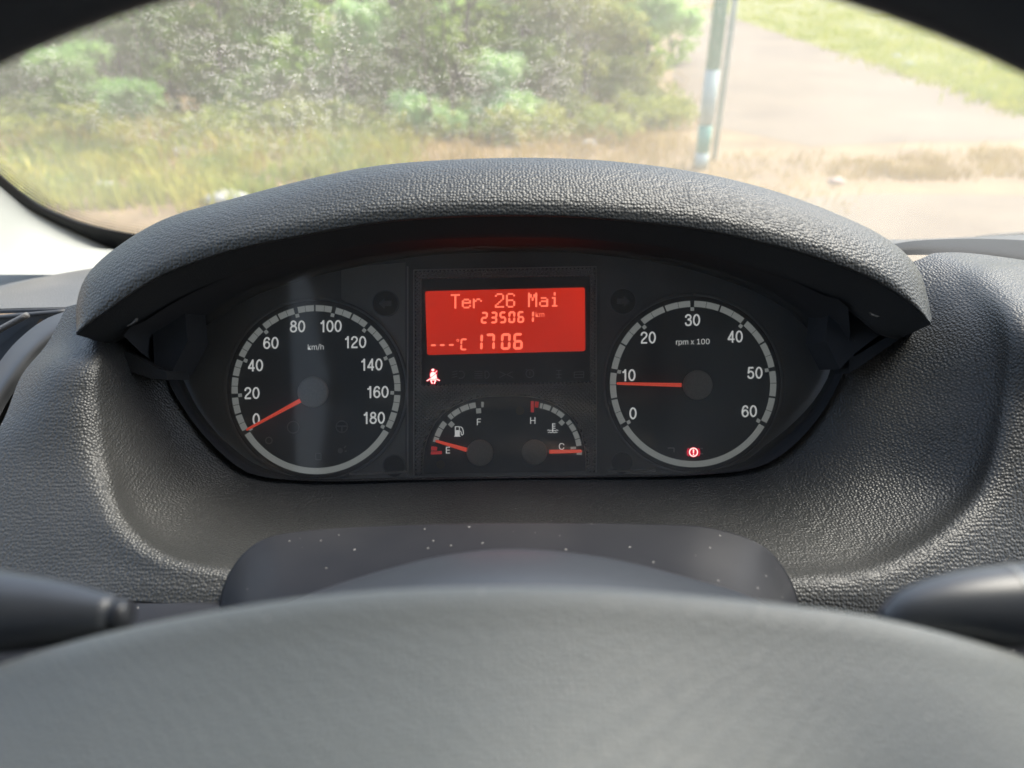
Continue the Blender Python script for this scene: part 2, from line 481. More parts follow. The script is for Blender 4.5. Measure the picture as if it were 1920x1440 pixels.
def ground_mat(name, cols, scale=1.2, fine=18, bump=0.01):
    m, nt, b = newmat(name); L = nt.links.new
    tc = nt.nodes.new('ShaderNodeTexCoord')
    a = nt.nodes.new('ShaderNodeTexNoise'); a.inputs['Scale'].default_value = scale; a.inputs['Detail'].default_value = 6
    a.inputs['Roughness'].default_value = 0.65
    L(tc.outputs['Object'], a.inputs['Vector'])
    rp = nt.nodes.new('ShaderNodeValToRGB')
    els = rp.color_ramp.elements
    els[0].position = 0.3; els[0].color = (*cols[0], 1)
    els[1].position = 0.72; els[1].color = (*cols[-1], 1)
    for i, c in enumerate(cols[1:-1]):
        e = els.new(0.3 + 0.42 * (i + 1) / (len(cols) - 1)); e.color = (*c, 1)
    L(a.outputs['Fac'], rp.inputs[0])
    f = nt.nodes.new('ShaderNodeTexNoise'); f.inputs['Scale'].default_value = fine; f.inputs['Detail'].default_value = 5
    L(tc.outputs['Object'], f.inputs['Vector'])
    mx = nt.nodes.new('ShaderNodeMix'); mx.data_type = 'RGBA'; mx.blend_type = 'MULTIPLY'
    mx.inputs[0].default_value = 0.5
    rp2 = nt.nodes.new('ShaderNodeValToRGB'); rp2.color_ramp.elements[0].position = 0.3; rp2.color_ramp.elements[0].color = (0.5, 0.5, 0.5, 1)
    rp2.color_ramp.elements[1].position = 0.6
    L(f.outputs['Fac'], rp2.inputs[0])
    L(rp.outputs[0], mx.inputs[6]); L(rp2.outputs[0], mx.inputs[7])
    L(mx.outputs[2], b.inputs['Base Color'])
    b.inputs['Roughness'].default_value = 0.9
    bp = nt.nodes.new('ShaderNodeBump'); bp.inputs['Distance'].default_value = bump
    L(f.outputs['Fac'], bp.inputs['Height']); L(bp.outputs[0], b.inputs['Normal'])
    return m

M['soil'] = ground_mat('dry_soil', [(0.15, 0.10, 0.052), (0.24, 0.165, 0.088), (0.30, 0.215, 0.11)])
M['track'] = ground_mat('worn_pale_asphalt', [(0.14, 0.104, 0.074), (0.185, 0.142, 0.098), (0.225, 0.175, 0.118)], 0.5, 25, 0.004)
M['verge'] = ground_mat('verge_soil', [(0.13, 0.15, 0.03), (0.20, 0.20, 0.045), (0.24, 0.21, 0.07)], 2.0, 25, 0.01)

def leaf_mat(name, c1, c2, trans=0.35):
    m, nt, b = newmat(name); L = nt.links.new
    tc = nt.nodes.new('ShaderNodeTexCoord')
    n = nt.nodes.new('ShaderNodeTexNoise'); n.inputs['Scale'].default_value = 2.2; n.inputs['Detail'].default_value = 4
    L(tc.outputs['Object'], n.inputs['Vector'])
    mr = nt.nodes.new('ShaderNodeMapRange'); mr.inputs['From Min'].default_value = 0.35; mr.inputs['From Max'].default_value = 0.65
    L(n.outputs['Fac'], mr.inputs['Value'])
    mx = nt.nodes.new('ShaderNodeMix'); mx.data_type = 'RGBA'
    mx.inputs[6].default_value = (*c1, 1); mx.inputs[7].default_value = (*c2, 1)
    L(mr.outputs[0], mx.inputs[0]); L(mx.outputs[2], b.inputs['Base Color'])
    b.inputs['Roughness'].default_value = 0.65; b.inputs['Specular IOR Level'].default_value = 0.12
    tl = nt.nodes.new('ShaderNodeBsdfTranslucent'); L(mx.outputs[2], tl.inputs[0])
    ms = nt.nodes.new('ShaderNodeMixShader'); ms.inputs[0].default_value = trans
    out = nt.nodes['Material Output']
    L(b.outputs[0], ms.inputs[1]); L(tl.outputs[0], ms.inputs[2]); L(ms.outputs[0], out.inputs[0])
    return m
M['leaf_dark'] = leaf_mat('dark_green_leaves', (0.18, 0.27, 0.045), (0.32, 0.42, 0.07), 0.5)
M['leaf_mid'] = leaf_mat('mid_green_leaves', (0.20, 0.35, 0.07), (0.36, 0.50, 0.10), 0.5)
M['leaf_mint'] = leaf_mat('pale_feathery_leaves', (0.40, 0.60, 0.26), (0.56, 0.70, 0.28), 0.5)
M['leaf_frond'] = leaf_mat('bright_green_fronds', (0.20, 0.36, 0.10), (0.32, 0.46, 0.14), 0.5)
M['leaf_olive'] = leaf_mat('olive_leaves', (0.26, 0.31, 0.07), (0.44, 0.43, 0.11))
M['weed'] = leaf_mat('yellow_green_weeds', (0.26, 0.32, 0.07), (0.50, 0.44, 0.10))
M['straw'] = leaf_mat('dry_straw', (0.34, 0.23, 0.08), (0.46, 0.33, 0.11))
M['grass'] = leaf_mat('fresh_grass', (0.28, 0.34, 0.025), (0.48, 0.46, 0.04))
M['bark'] = plain('grey_brown_bark', (0.09, 0.075, 0.055), 0.9, 0.2, noise=0.4, nscale=30)
M['postgreen'] = plain('green_post_paint', (0.10, 0.28, 0.21), 0.5, 0.4, noise=0.2, nscale=12)
M['postwhite'] = plain('weathered_white_paint', (0.36, 0.43, 0.39), 0.6, 0.4, noise=0.15, nscale=12)
M['stone'] = plain('pale_stone', (0.42, 0.41, 0.38), 0.85, 0.2, noise=0.15, nscale=8)
M['pinkstone'] = plain('pink_stone', (0.50, 0.36, 0.30), 0.85, 0.2, noise=0.15, nscale=8)

# ------------------------------------------------------------------ THE SETTING OUTSIDE
def sheet(name, pts, z, mat, thick=None):
    v = [(p[0], p[1], z) for p in pts]
    o = obj(name, v, [tuple(range(len(v)))], mat)
    tag(o, kind='structure')
    return o
def ccw(pts):
    a = sum(pts[i][0] * pts[(i + 1) % len(pts)][1] - pts[(i + 1) % len(pts)][0] * pts[i][1] for i in range(len(pts)))
    return pts if a > 0 else pts[::-1]

sheet('ground', [(-300, -60), (300, -60), (300, 420), (-300, 420)], 0.0, M['soil'])
def strip(name, left, right, z, mat, n=24):
    """a sheet between two edges given in photo pixels"""
    a = resample([(*G(x, y).xy, 0) for x, y in left], n); b = resample([(*G(x, y).xy, 0) for x, y in right], n)
    v = [(p.x, p.y, z) for p in a] + [(p.x, p.y, z) for p in b]
    f = [(i, n + i, n + i + 1, i + 1) for i in range(n - 1)]
    if (Vector(v[n]) - Vector(v[0])).cross(Vector(v[1]) - Vector(v[0])).z < 0:
        f = [q[::-1] for q in f]
    tag(obj(name, v, f, mat), kind='structure')
strip('road', [(1330, 18), (1295, 45), (1270, 90), (1262, 150), (1300, 215), (1420, 262), (1560, 275), (1750, 266), (1960, 262), (2600, 262)],
      [(1345, 16), (1385, 38), (1440, 57), (1545, 92), (1620, 113), (1690, 135), (1780, 163), (1850, 187), (1940, 215), (2600, 257)], 0.004, M['track'])
strip('grass_verge', [(1345, 15), (1385, 37), (1440, 56), (1545, 91), (1620, 112), (1690, 134), (1780, 162), (1850, 186), (1940, 214), (2600, 256)],
      [(1345, 6), (1420, -20), (1500, -32), (1600, -40), (1700, -45), (1800, -45), (1900, -40), (2100, -30), (2400, -10), (3200, 60)], 0.008, M['verge'])
strip('layby', [(1340, 392), (1480, 374), (1640, 364), (1940, 368), (2500, 376)], [(1300, 560), (1480, 560), (1640, 560), (1940, 560), (2500, 560)], 0.004, M['track'])

def blades(name, centres, per, h, spread, mat, label, cat, w=0.012, lean=0.35, seed=1):
    rnd = random.Random(seed)
    v, f = [], []
    for (cx, cy, s) in centres:
        for k in range(per):
            x = cx + rnd.gauss(0, spread * s); y = cy + rnd.gauss(0, spread * s)
            hh = h * s * rnd.uniform(0.4, 1.1)
            a = rnd.uniform(0, math.pi * 2)
            lx, ly = rnd.gauss(0, lean) * hh, rnd.gauss(0, lean) * hh
            ww = w * rnd.uniform(0.6, 1.3)
            dx, dy = math.cos(a) * ww, math.sin(a) * ww
            b = len(v)
            v += [(x - dx, y - dy, 0), (x + dx, y + dy, 0), (x + lx * .4 + dx * .7, y + ly * .4 + dy * .7, hh * .6), (x + lx * .4 - dx * .7, y + ly * .4 - dy * .7, hh * .6), (x + lx, y + ly, hh)]
            f += [(b, b + 1, b + 2, b + 3), (b + 3, b + 2, b + 4)]
    o = obj(name, v, f, mat)
    tag(o, label, cat, kind='stuff')
    return o

def scatter_px(x0, x1, y0, y1, n, seed, s=(0.6, 1.3), keep=None):
    rnd = random.Random(seed); out = []
    while len(out) < n:
        x, y = rnd.uniform(x0, x1), rnd.uniform(y0, y1)
        if keep and not keep(x, y): continue
        g = G(x, y); out.append((g.x, g.y, rnd.uniform(*s)))
    return out

vline = lambda x: 36 + (x - 1380) * 0.335
blades('verge_grass', scatter_px(1330, 2000, -20, 235, 900, 3, keep=lambda x, y: y < vline(x) - 3), 26, 0.14, 0.22, M['grass'],
       'fresh green grass along the far side of the road', 'grass', w=0.012)
blades('dry_tufts', scatter_px(1560, 2100, 262, 335, 150, 4, s=(0.5, 1.2), keep=lambda x, y: y > 275 + (1900 - x) * 0.10 and y < 335), 22, 0.11, 0.10, M['straw'],
       'dry straw coloured grass between road and layby at the right', 'grass', w=0.006)
blades('sparse_straw', scatter_px(1000, 1600, 120, 400, 420, 5, s=(0.3, 0.9), keep=lambda x, y: x < 1290 or y > 290), 9, 0.12, 0.14, M['straw'],
       'thin dead grass on the bare soil around the green and white post', 'grass', w=0.005)
blades('weeds', scatter_px(-150, 760, 232, 385, 330, 6, s=(0.4, 1.3), keep=lambda x, y: y < 385 - max(0, x - 350) * 0.12 and mnoise.noise(Vector((x * .012, y * .03, 0))) > -.12), 34, 0.22, 0.13, M['weed'],
       'yellow green weeds in front of the bushes at the left', 'weeds', w=0.013)
blades('bank_straw', scatter_px(-150, 1280, 200, 330, 420, 8, s=(0.4, 1.1)), 14, 0.26, 0.2, M['straw'],
       'dead straw stalks at the foot of the bushes', 'grass', w=0.007)

def leaf_cloud(name, mat, parent, blobs, n, size, seed, flat=0.0, frond=False):
    """many small leaves spread through uneven clumps; blobs: (x,y,z,rx,ry,rz)"""
    rnd = random.Random(seed)
    v, f = [], []
    vols = [b[3] * b[4] * b[5] for b in blobs]
    tot = sum(vols)
    for b_, vol in zip(blobs, vols):
        k = int(n * vol / tot)
        sub = [(rnd.uniform(-.7, .7), rnd.uniform(-.7, .7), rnd.uniform(-.7, .7), rnd.uniform(.25, .5)) for _ in range(9)]
        for _ in range(k):
            s = rnd.choice(sub)
            q = Vector((rnd.gauss(0, 1), rnd.gauss(0, 1), rnd.gauss(0, 1))).normalized() * s[3] * rnd.uniform(.5, 1.15)
            c = Vector((b_[0] + (s[0] + q.x) * b_[3], b_[1] + (s[1] + q.y) * b_[4], b_[2] + (s[2] + q.z) * b_[5]))
            if c.z < 0.03: continue
            a = Vector((rnd.gauss(0, 1), rnd.gauss(0, 1), rnd.gauss(0, 1 - flat))).normalized()
            u = a.cross(Vector((rnd.gauss(0, 1), rnd.gauss(0, 1), rnd.gauss(0, 1)))).normalized()
            if frond:
                L_ = size * rnd.uniform(1.5, 3.0)
                for t in range(5):
                    p = c + a * (L_ * t / 5) + Vector((0, 0, -0.25 * L_ * (t / 5) ** 2))
                    for sg in (-1, 1):
                        e = p + u * sg * size * .62 * (1 - t * .13) + a * size * .2
                        w_ = a * size * .16
                        bb = len(v)
                        v += [p - w_, e - w_ * .4, e + w_ * .4, p + w_]
                        f.append((bb, bb + 1, bb + 2, bb + 3))
            else:
                s_ = size * rnd.uniform(.6, 1.4)
                bb = len(v)
                v += [c - a * s_, c + u * s_ * .45, c + a * s_, c - u * s_ * .45]
                f.append((bb, bb + 1, bb + 2, bb + 3))
    return obj(name, v, f, mat, parent)

def plant(name, label, cat, gx, gy, h, stems, blobs, n, size, mat, seed, frond=False, group='bushes and trees beyond the soil strip', trunk_r=0.03):
    root = thing(name, label, cat, (gx, gy, 0), group)
    rnd = random.Random(seed)
    mb = MB()
    for s in range(stems):
        x, y = gx + rnd.uniform(-.25, .25) * stems ** .5, gy + rnd.uniform(-.2, .2)
        pts = [(x, y, -0.05)]
        dx, dy = rnd.uniform(-.25, .25), rnd.uniform(-.2, .2)
        for k in range(1, 6):
            pts.append((x + dx * k / 5 * h * .5 + rnd.uniform(-.03, .03), y + dy * k / 5 * h * .4, h * k / 5 * rnd.uniform(.95, 1.0)))
        mb.tube(pts, [trunk_r * (1 - .16 * k) for k in range(6)], 7)
        for k in range(1, 5):
            p = Vector(pts[k]); q = p + Vector((rnd.uniform(-.6, .6), rnd.uniform(-.5, .5), rnd.uniform(.15, .5))) * h * .28
            mb.tube([p, (p + q) / 2 + Vector((0, 0, .04)), q], [trunk_r * .5, trunk_r * .35, trunk_r * .15], 5)
    mb.build('trunk', M['bark'], root, smooth=True)
    leaf_cloud('crown', mat, root, [(gx + b[0], gy + b[1], b[2], b[3], b[4], b[5]) for b in blobs], n, size, seed + 100, frond=frond)
    return root

# the far wood behind is one mass
def wood_mass():
    rnd = random.Random(21)
    blobs = []
    for i in range(24):
        x = -12.5 + i * 0.62 + rnd.uniform(-.3, .3)
        y = 12.3 + rnd.uniform(-.6, 1.0)
        for z in (0.2, .8, 1.5, 2.2, 3.0):
            blobs.append((x, y + z * .2, z, .8, .7, .6))
    o = leaf_cloud('distant_wood', M['leaf_dark'], None, blobs, 90000, 0.10, 5)
    tag(o, 'dark green mass of trees behind the nearer bushes', 'woodland', kind='stuff')
wood_mass()

def auto_blobs(w, dp, h, n, seed, r=(.28, .45)):
    rnd = random.Random(seed); out = []
    for _ in range(n):
        t = rnd.random()
        q = rnd.uniform(*r)
        out.append((rnd.uniform(-w, w) * (1 - .35 * t), rnd.uniform(-dp, dp), .12 + t * h, q * 1.2, q, q * .8))
    return out
BS = [(40, 238, .8, 1.5, 'leaf_dark', 'dark leafy bush nearest the left end of the windscreen'),
      (210, 232, .8, 1.7, 'leaf_mid', 'green bush behind the bright low fronds at the left'),
      (390, 228, .8, 1.7, 'leaf_dark', 'dark bush with bare gaps behind the yellow weeds'),
      (560, 232, .8, 1.6, 'leaf_mid', 'mid green bush above the left shoulder of the instrument hood'),
      (730, 236, .8, 1.7, 'leaf_dark', 'dark bush directly behind the low mint green sapling'),
      (900, 240, .8, 1.6, 'leaf_dark', 'dark green bush behind the centre of the instrument hood'),
      (1060, 232, .7, 1.5, 'leaf_olive', 'olive green bush left of the thin bush by the road')]
for k, (px_, py_, w_, h_, mt, lb) in enumerate(BS):
    g = G(px_, py_)
    plant('bush', lb, 'bush', g.x, g.y + .5, 2.0, 5, auto_blobs(w_, .45, h_, 15, 60 + k), 9000, .055, M[mt], 31 + k)

def px_blob(px, py, dist, rx, ry, rz, gx, gy):
    v = (RGT * ((px - 960) / FPX) + UPV * ((720 - py) / FPX) + FWD)
    t = dist / math.hypot(v.x, v.y)
    p = EYE + v * t
    return (p.x - gx, p.y - gy, p.z, rx, ry, rz)
g = G(830, 262)
plant('sapling', 'pale mint green feathery sapling with low spreading fronds, nearest the cluster hood centre', 'tree', g.x, g.y, 1.5, 2,
      [px_blob(790, 205, 8.6, .38, .3, .13, g.x, g.y), px_blob(900, 222, 8.6, .42, .3, .14, g.x, g.y), px_blob(960, 190, 8.8, .32, .3, .12, g.x, g.y),
       px_blob(930, 130, 8.8, .28, .25, .14, g.x, g.y)], 3600, .065, M['leaf_mint'], 41, frond=True, trunk_r=.022)
g = G(1010, 200)
plant('sapling', 'taller pale green feathery tree whose fronds cross the top of the windscreen view', 'tree', g.x, g.y, 2.2, 3,
      [px_blob(830, 30, 10.2, .45, .4, .2, g.x, g.y), px_blob(960, 12, 10.2, .6, .4, .2, g.x, g.y), px_blob(1120, 8, 10.4, .7, .4, .16, g.x, g.y),
       px_blob(1240, 14, 10.4, .5, .4, .2, g.x, g.y), px_blob(930, 70, 10, .4, .3, .18, g.x, g.y)], 6000, .07, M['leaf_mint'], 43, frond=True, trunk_r=.03)
g = G(690, 245)
plant('sapling', 'small pale fronded sapling above the left shoulder of the hood', 'tree', g.x, g.y + .4, 1.9, 2,
      [px_blob(690, 60, 9.2, .25, .3, .25, g.x, g.y + .4), px_blob(660, 20, 9.2, .2, .3, .12, g.x, g.y + .4)], 1800, .06, M['leaf_mint'], 45, frond=True, trunk_r=.02)
g = G(230, 250)
plant('sapling', 'bright green low fronds among the dark bushes near the left windscreen edge', 'tree', g.x, g.y + .3, 1.4, 2,
      [px_blob(235, 180, 8.5, .42, .3, .13, g.x, g.y + .3), px_blob(110, 110, 9.0, .45, .3, .12, g.x, g.y + .3)], 2200, .05, M['leaf_frond'], 47, frond=True, trunk_r=.02)
b4 = G(1175, 200)
plant('bush', 'thin yellow green bush at the right end of the thicket beside the road', 'bush', b4.x, b4.y + .3, 1.8, 5,
      auto_blobs(.5, .35, 1.3, 9, 90), 4200, .05, M['leaf_olive'], 37)
g = G(1250, 120)
plant('bush', 'small bush with a drooping twig left of the green post', 'bush', g.x - .1, g.y, 1.5, 3,
      auto_blobs(.45, .3, 1.5, 7, 91), 2600, .05, M['leaf_mid'], 39)

rnd_ = random.Random(77); ub = []
for _ in range(210):
    x_, y_ = rnd_.uniform(-200, 1270), rnd_.uniform(212, 268)
    g = G(x_, y_); q = rnd_.uniform(.12, .3)
    ub.append((g.x, g.y, q * .5, q * 1.3, q, q * .9))
tag(leaf_cloud('undergrowth', M['leaf_olive'], None, ub, 26000, .04, 501), 'low leafy undergrowth at the foot of the bushes', 'undergrowth', kind='stuff')
# posts
pb = G(1313, 316)
post = thing('marker_post', 'green round post with white bands standing in dry soil beside the road', 'post', (pb.x, pb.y, 0))
def zat(py, base):            # height on a vertical through base seen at photo row py
    a = (720 - py) / FPX
    # solve EYE + t*(UPV*a + FWD): y = base.y
    v = UPV * a + FWD
    t = base.y / v.y
    return EYE.z + v.z * t
zs = [0, zat(286, pb), zat(233, pb), zat(130, pb), 3.4]
for i, (za, zb) in enumerate(zip(zs, zs[1:])):
    mb = MB(); mb.tube([(pb.x, pb.y, za), (pb.x, pb.y, zb)], 0.062 if i % 2 else 0.0635, 20)
    mb.build('green_band' if i % 2 else 'white_band', M['postgreen'] if i % 2 else M['postwhite'], post, smooth=True)
mb = MB(); mb.tube([(pb.x, pb.y, 3.4), (pb.x, pb.y, 3.42)], 0.067, 20); mb.build('post_cap', M['postwhite'], post)
pw = G(1338, 300)
mb = MB(); mb.tube([(pw.x, pw.y, 0), (pw.x, pw.y, 1.7), (pw.x, pw.y, 3.4)], 0.028, 12)
tag(mb.build('thin_pole', M['postwhite'], None, True, loc=(pw.x, pw.y, 0)), 'thin whitish pole just right of the green and white post', 'pole')

def rock(name, px, py, size, mat, label, seed, flat=0.6, cat='stone', group=None, sx=1.3):
    rnd = random.Random(seed)
    g = G(px, py)
    v, f = [], []
    nu, nv = 12, 7
    for j in range(nv + 1):
        th = math.pi * j / nv
        for i in range(nu):
            ph = 2 * math.pi * i / nu
            d = Vector((math.sin(th) * math.cos(ph), math.sin(th) * math.sin(ph), math.cos(th)))
            r = size * (1 + .3 * mnoise.noise(d * 1.4 + Vector((seed * 3.1, 0, 0))))
            v.append((g.x + d.x * r * sx, g.y + d.y * r, max(-.01, size * flat * .6 + d.z * r * flat)))
    for j in range(nv):
        for i in range(nu):
            f.append((j * nu + i, (j + 1) * nu + i, (j + 1) * nu + (i + 1) % nu, j * nu + (i + 1) % nu))
    return tag(obj(name, v, f, mat, None, True, loc=(g.x, g.y, 0)), label, cat, group)
rock('stone', 1681, 108, .07, M['stone'], 'pale stone at the edge of the grass verge, left of two', 1, group='stones by the verge')
rock('stone', 1703, 124, .09, M['stone'], 'larger pale stone at the verge edge, right of the smaller one', 2, group='stones by the verge')
rock('stone', 1856, 168, .07, M['stone'], 'small pale stone by the road near the right edge of the windscreen', 3)
rock('stone', 1568, 344, .055, M['pinkstone'], 'small pinkish stone on the soil above the hood right shoulder', 4)
rock('stone', 425, 380, .13, M['stone'], 'large white slab like stone just above the left shoulder of the hood', 5, flat=.45, sx=1.5)
rock('stone', 118, 350, .07, M['stone'], 'bluish white stone among the weeds at the far left', 6)
rock('stone', 335, 288, .075, M['stone'], 'white stone in the weeds in front of the bushes', 7)
rock('stone', 195, 352, .06, M['stone'], 'dull pale stone beside the bluish white one in the weeds', 8)
rock('stone', 552, 330, .05, M['stone'], 'tiny white stone on brown soil just above the hood', 9)
rock('stone', 1105, 272, .06, M['stone'], 'pale stone at the foot of the bushes left of the post', 10)

# ------------------------------------------------------------------ CAB SHELL (roof, doors, rear) with its window openings, left rear one added for the lens glare
cab = thing('van_cab', 'van cab around the dashboard with light roof lining and dark doors', 'van cab', (0, -0.2, 0.4))
XL, XR, YB, ZT, ZF = -0.72, 1.30, -1.42, 2.32, 0.55
mb = MB(); mb.box(((XL + XR) / 2, -0.60, ZT + .02), ((XR - XL) / 2, .82, .02)); mb.build('roof_lining', M['lining'], cab)
mb = MB(); mb.box(((XL + XR) / 2, YB, (ZT + ZF) / 2), ((XR - XL) / 2, .03, (ZT - ZF) / 2)); mb.build('rear_wall', M['darkcloth'], cab)
mb = MB(); mb.box(((XL + XR) / 2, -.25, ZF), ((XR - XL) / 2, 1.2, .02)); mb.build('cab_floor', M['darkcloth'], cab)
for x, sill, post in ((XL, 1.42, (-.485, .185)), (XR, 1.2, (-1.07, .30))):  # unseen sills and pillars sized for hub light and lens reflection
    mb = MB()
    mb.box((x, -.25, (ZF + sill) / 2), (.03, 1.13, (sill - ZF) / 2))
    mb.box((x, -.43, 2.27), (.03, .95, .05))
    mb.box((x, post[0], (sill + 2.22) / 2), (.025, post[1], (2.22 - sill) / 2))
    if x < 0:
        yz = [(-.66, 2.22), (-.78, 2.08), (-.92, 1.9), (-1.0, 1.66), (-1.05, 1.42), (-.66, 1.42)]  # slanted filler added to bound the window glare in the dial lens
        vv = [(x + dx_, y_, z_) for dx_ in (-.02, .02) for y_, z_ in yz]
        mb.add(vv, [tuple(reversed(range(6))), tuple(range(6, 12))] + [(k, (k + 1) % 6, 6 + (k + 1) % 6, 6 + k) for k in range(6)])
    if x < 0: mb.box((x, -1.33, (sill + 2.22) / 2), (.025, .06, (2.22 - sill) / 2))  # added upright closing the made-up rear window
    mb.build('unseen_door_side', M['darkcloth'], cab)

# ------------------------------------------------------------------ WINDSCREEN
wroot_loc = W(960, 450, .85)
ws = thing('windscreen', 'wet and grimy windscreen seen above the instrument hood', 'windscreen', tuple(wroot_loc))
def wsp(px, py):
    """point on the curved screen seen at a photo pixel"""
    v = RGT * ((px - 960) / FPX) + UPV * ((720 - py) / FPX) + FWD
    # plane: y = y0 - (z - z0)/tan(50) , with a little sideways curvature
    y0, z0, k = 0.82, 1.75 - 0.28, 1 / math.tan(R(50))
    t = 0.7
    for _ in range(12):
        p = EYE + v * t
        curve = 0.06 * (p.x - .3) ** 2
        t *= (y0 - curve + k * z0 ) / max(1e-6, (p.y + k * p.z))
    return EYE + v * t
def wsg(x, z):
    y0, z0, k = 0.82, 1.75 - 0.28, 1 / math.tan(R(50))
    return Vector((x, y0 - (z - z0) * k - 0.06 * (x - .3) ** 2, z))
gr = [[wsg(XL + .02 + (XR - XL - .04) * i / 24, 1.42 + (ZT - 1.42) * j / 16) for j in range(17)] for i in range(25)]
v, f = grid_mesh(gr)
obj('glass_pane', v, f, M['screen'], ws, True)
# dotted frit band beside the seal
edge_in = [(-60, 270), (0, 330), (62, 378), (125, 408), (187, 428), (262, 443), (330, 452)]
edge_out = [(-60, 294), (0, 343), (50, 384), (94, 410), (156, 440), (222, 468), (300, 486)]
ei = resample([(x, y, 0) for x, y in edge_in], 90)
mb = MB()
for i in range(len(ei) - 1):
    t = (ei[i + 1] - ei[i]).normalized(); nrm = Vector((t.y, -t.x, 0))
    if nrm.y > 0: nrm = -nrm
    for r_ in range(6):
        rad = 2.0 - r_ * 0.27
        c = ei[i] + nrm * (3.0 + r_ * 4.9) + t * (2.3 if r_ % 2 else 0)
        pts = [wsp(c.x + rad * math.cos(a * math.pi / 4), c.y + rad * math.sin(a * math.pi / 4)) - FWD * .0012 for a in range(8)]
        mb.add(pts, [tuple(reversed(range(8)))])
mb.build('dotted_edge', M['frit'], ws)
# seal
N_ = 26
a_, c_ = resample([(x, y, 0) for x, y in edge_in], N_), resample([(x, y, 0) for x, y in edge_out], N_)
rows = []
for p, q in zip(a_, c_):
    P0 = wsp(p.x, p.y - 1); Q0 = wsp(q.x, q.y)
    rows.append([P0 + FWD * .004, P0 - FWD * .002, P0.lerp(Q0, .35) - FWD * .012, Q0 - FWD * .014, Q0 + FWD * .02])
g_ = loft_verts(rows, 2, 4)
v, f = grid_mesh(g_)
obj('rubber_seal', v, f, M['rubber'], ws, True)

# pillar trim (cream)
prow = []
for q in c_:
    Q0 = wsp(q.x, q.y - 4) + FWD * .004
    dd = (Q0 - EYE).dot(FWD)
    yb = 500
    prow.append([Q0, Q0.lerp(W(q.x - 4, yb, dd - .03), .3) - FWD * .006, W(q.x - 8, 470 if q.y < 470 else q.y + 12, dd - .035), W(q.x - 8, 515, dd - .05)])
pil = thing('pillar_trim', 'cream white pillar trim at the left end of the dashboard', 'pillar trim', tuple(W(60, 500, .75)))
loft('trim_panel', [[Vector(p) for p in r] for r in prow], M['cream'], pil, 2, 5)

# ------------------------------------------------------------------ DASHBOARD
dash = thing('dashboard', 'dark grey grained dashboard moulded in a bowl around the instruments', 'dashboard', tuple(W(946, 1130, .37)))
ST = [
 [(330,600,.470),(280,585,.455),(235,572,.447),(205,566,.444),(165,566,.447),(125,575,.457)],
 [(316,650,.470),(262,640,.455),(215,628,.440),(184,624,.434),(132,632,.438),(88,645,.448)],
 [(316,712,.468),(270,700,.453),(208,688,.425),(172,684,.413),(95,690,.414),(40,705,.430)],
 [(352,775,.470),(295,772,.454),(210,760,.419),(166,755,.406),(90,762,.403),(0,800,.407)],
 [(405,838,.475),(342,858,.456),(236,868,.415),(182,866,.398),(100,885,.393),(-80,915,.392)],
 [(470,884,.478),(405,928,.452),(285,980,.405),(236,990,.382),(160,1025,.377),(-80,1090,.374)],
 [(590,899,.480),(530,965,.448),(418,1040,.396),(372,1060,.375),(325,1090,.369),(215,1123,.365)],
 [(760,897,.482),(730,965,.450),(690,1035,.406),(665,1075,.382),(645,1112,.374),(630,1150,.370)],
 [(945,894,.482),(945,955,.452),(945,1010,.420),(945,1062,.388),(945,1105,.379),(945,1140,.376)],
 [(1130,892,.482),(1160,960,.450),(1200,1030,.408),(1230,1075,.382),(1250,1115,.374),(1260,1150,.370)],
 [(1300,889,.480),(1370,955,.448),(1475,1050,.396),(1510,1083,.376),(1540,1112,.370),(1560,1165,.368)],
 [(1420,874,.478),(1500,930,.450),(1635,1022,.403),(1690,1048,.380),(1745,1080,.375),(1830,1125,.374)],
 [(1490,832,.475),(1585,870,.452),(1778,922,.414),(1842,928,.394),(1915,965,.388),(2040,1005,.388)],
 [(1545,767,.470),(1645,775,.454),(1832,765,.419),(1892,755,.404),(1960,772,.398),(2080,800,.397)],
 [(1580,702,.468),(1680,680,.460),(1840,640,.426),(1897,610,.410),(1960,605,.403),(2080,620,.400)],
 [(1610,650,.468),(1700,605,.466),(1800,560,.450),(1862,524,.448),(1940,508,.468),(2080,512,.468)],
 [(1640,590,.470),(1700,540,.476),(1768,510,.472),(1812,492,.476),(1880,490,.484),(2080,506,.476)],
 [(1640,530,.490),(1690,500,.490),(1730,484,.490),(1760,474,.494),(1850,478,.495),(2080,512,.484)],
]
loft('surround_moulding', ST, M['dash'], dash, 9, 8)

# left: top shelf, vent, trim arc, dark channel
loft('top_shelf', [[(-120,506,.84),(40,496,.82),(200,494,.80),(330,494,.80)],
                   [(-120,535,.70),(40,530,.68),(200,528,.66),(330,530,.66)],
                   [(-120,578,.575),(40,572,.565),(200,570,.555),(330,570,.55)],
                   [(-120,584,.562),(40,578,.552),(200,576,.543),(330,578,.54)],
                   [(-120,592,.562),(40,587,.552),(200,585,.543),(330,588,.54)]], M['dashtop'], dash, 6, 6)
loft('trim_arc', [[(215,572,.50),(212,582,.492),(214,592,.492)],
                  [(150,578,.50),(150,592,.488),(165,600,.488)],
                  [(90,596,.50),(98,618,.484),(118,628,.484)],
                  [(42,630,.50),(54,655,.478),(76,664,.480)],
                  [(4,672,.50),(15,702,.472),(42,712,.474)],
                  [(-40,740,.50),(-25,765,.466),(5,770,.47)],
                  [(-80,830,.49),(-60,850,.455),(-30,850,.46)]], M['trim'], dash, 6, 6)
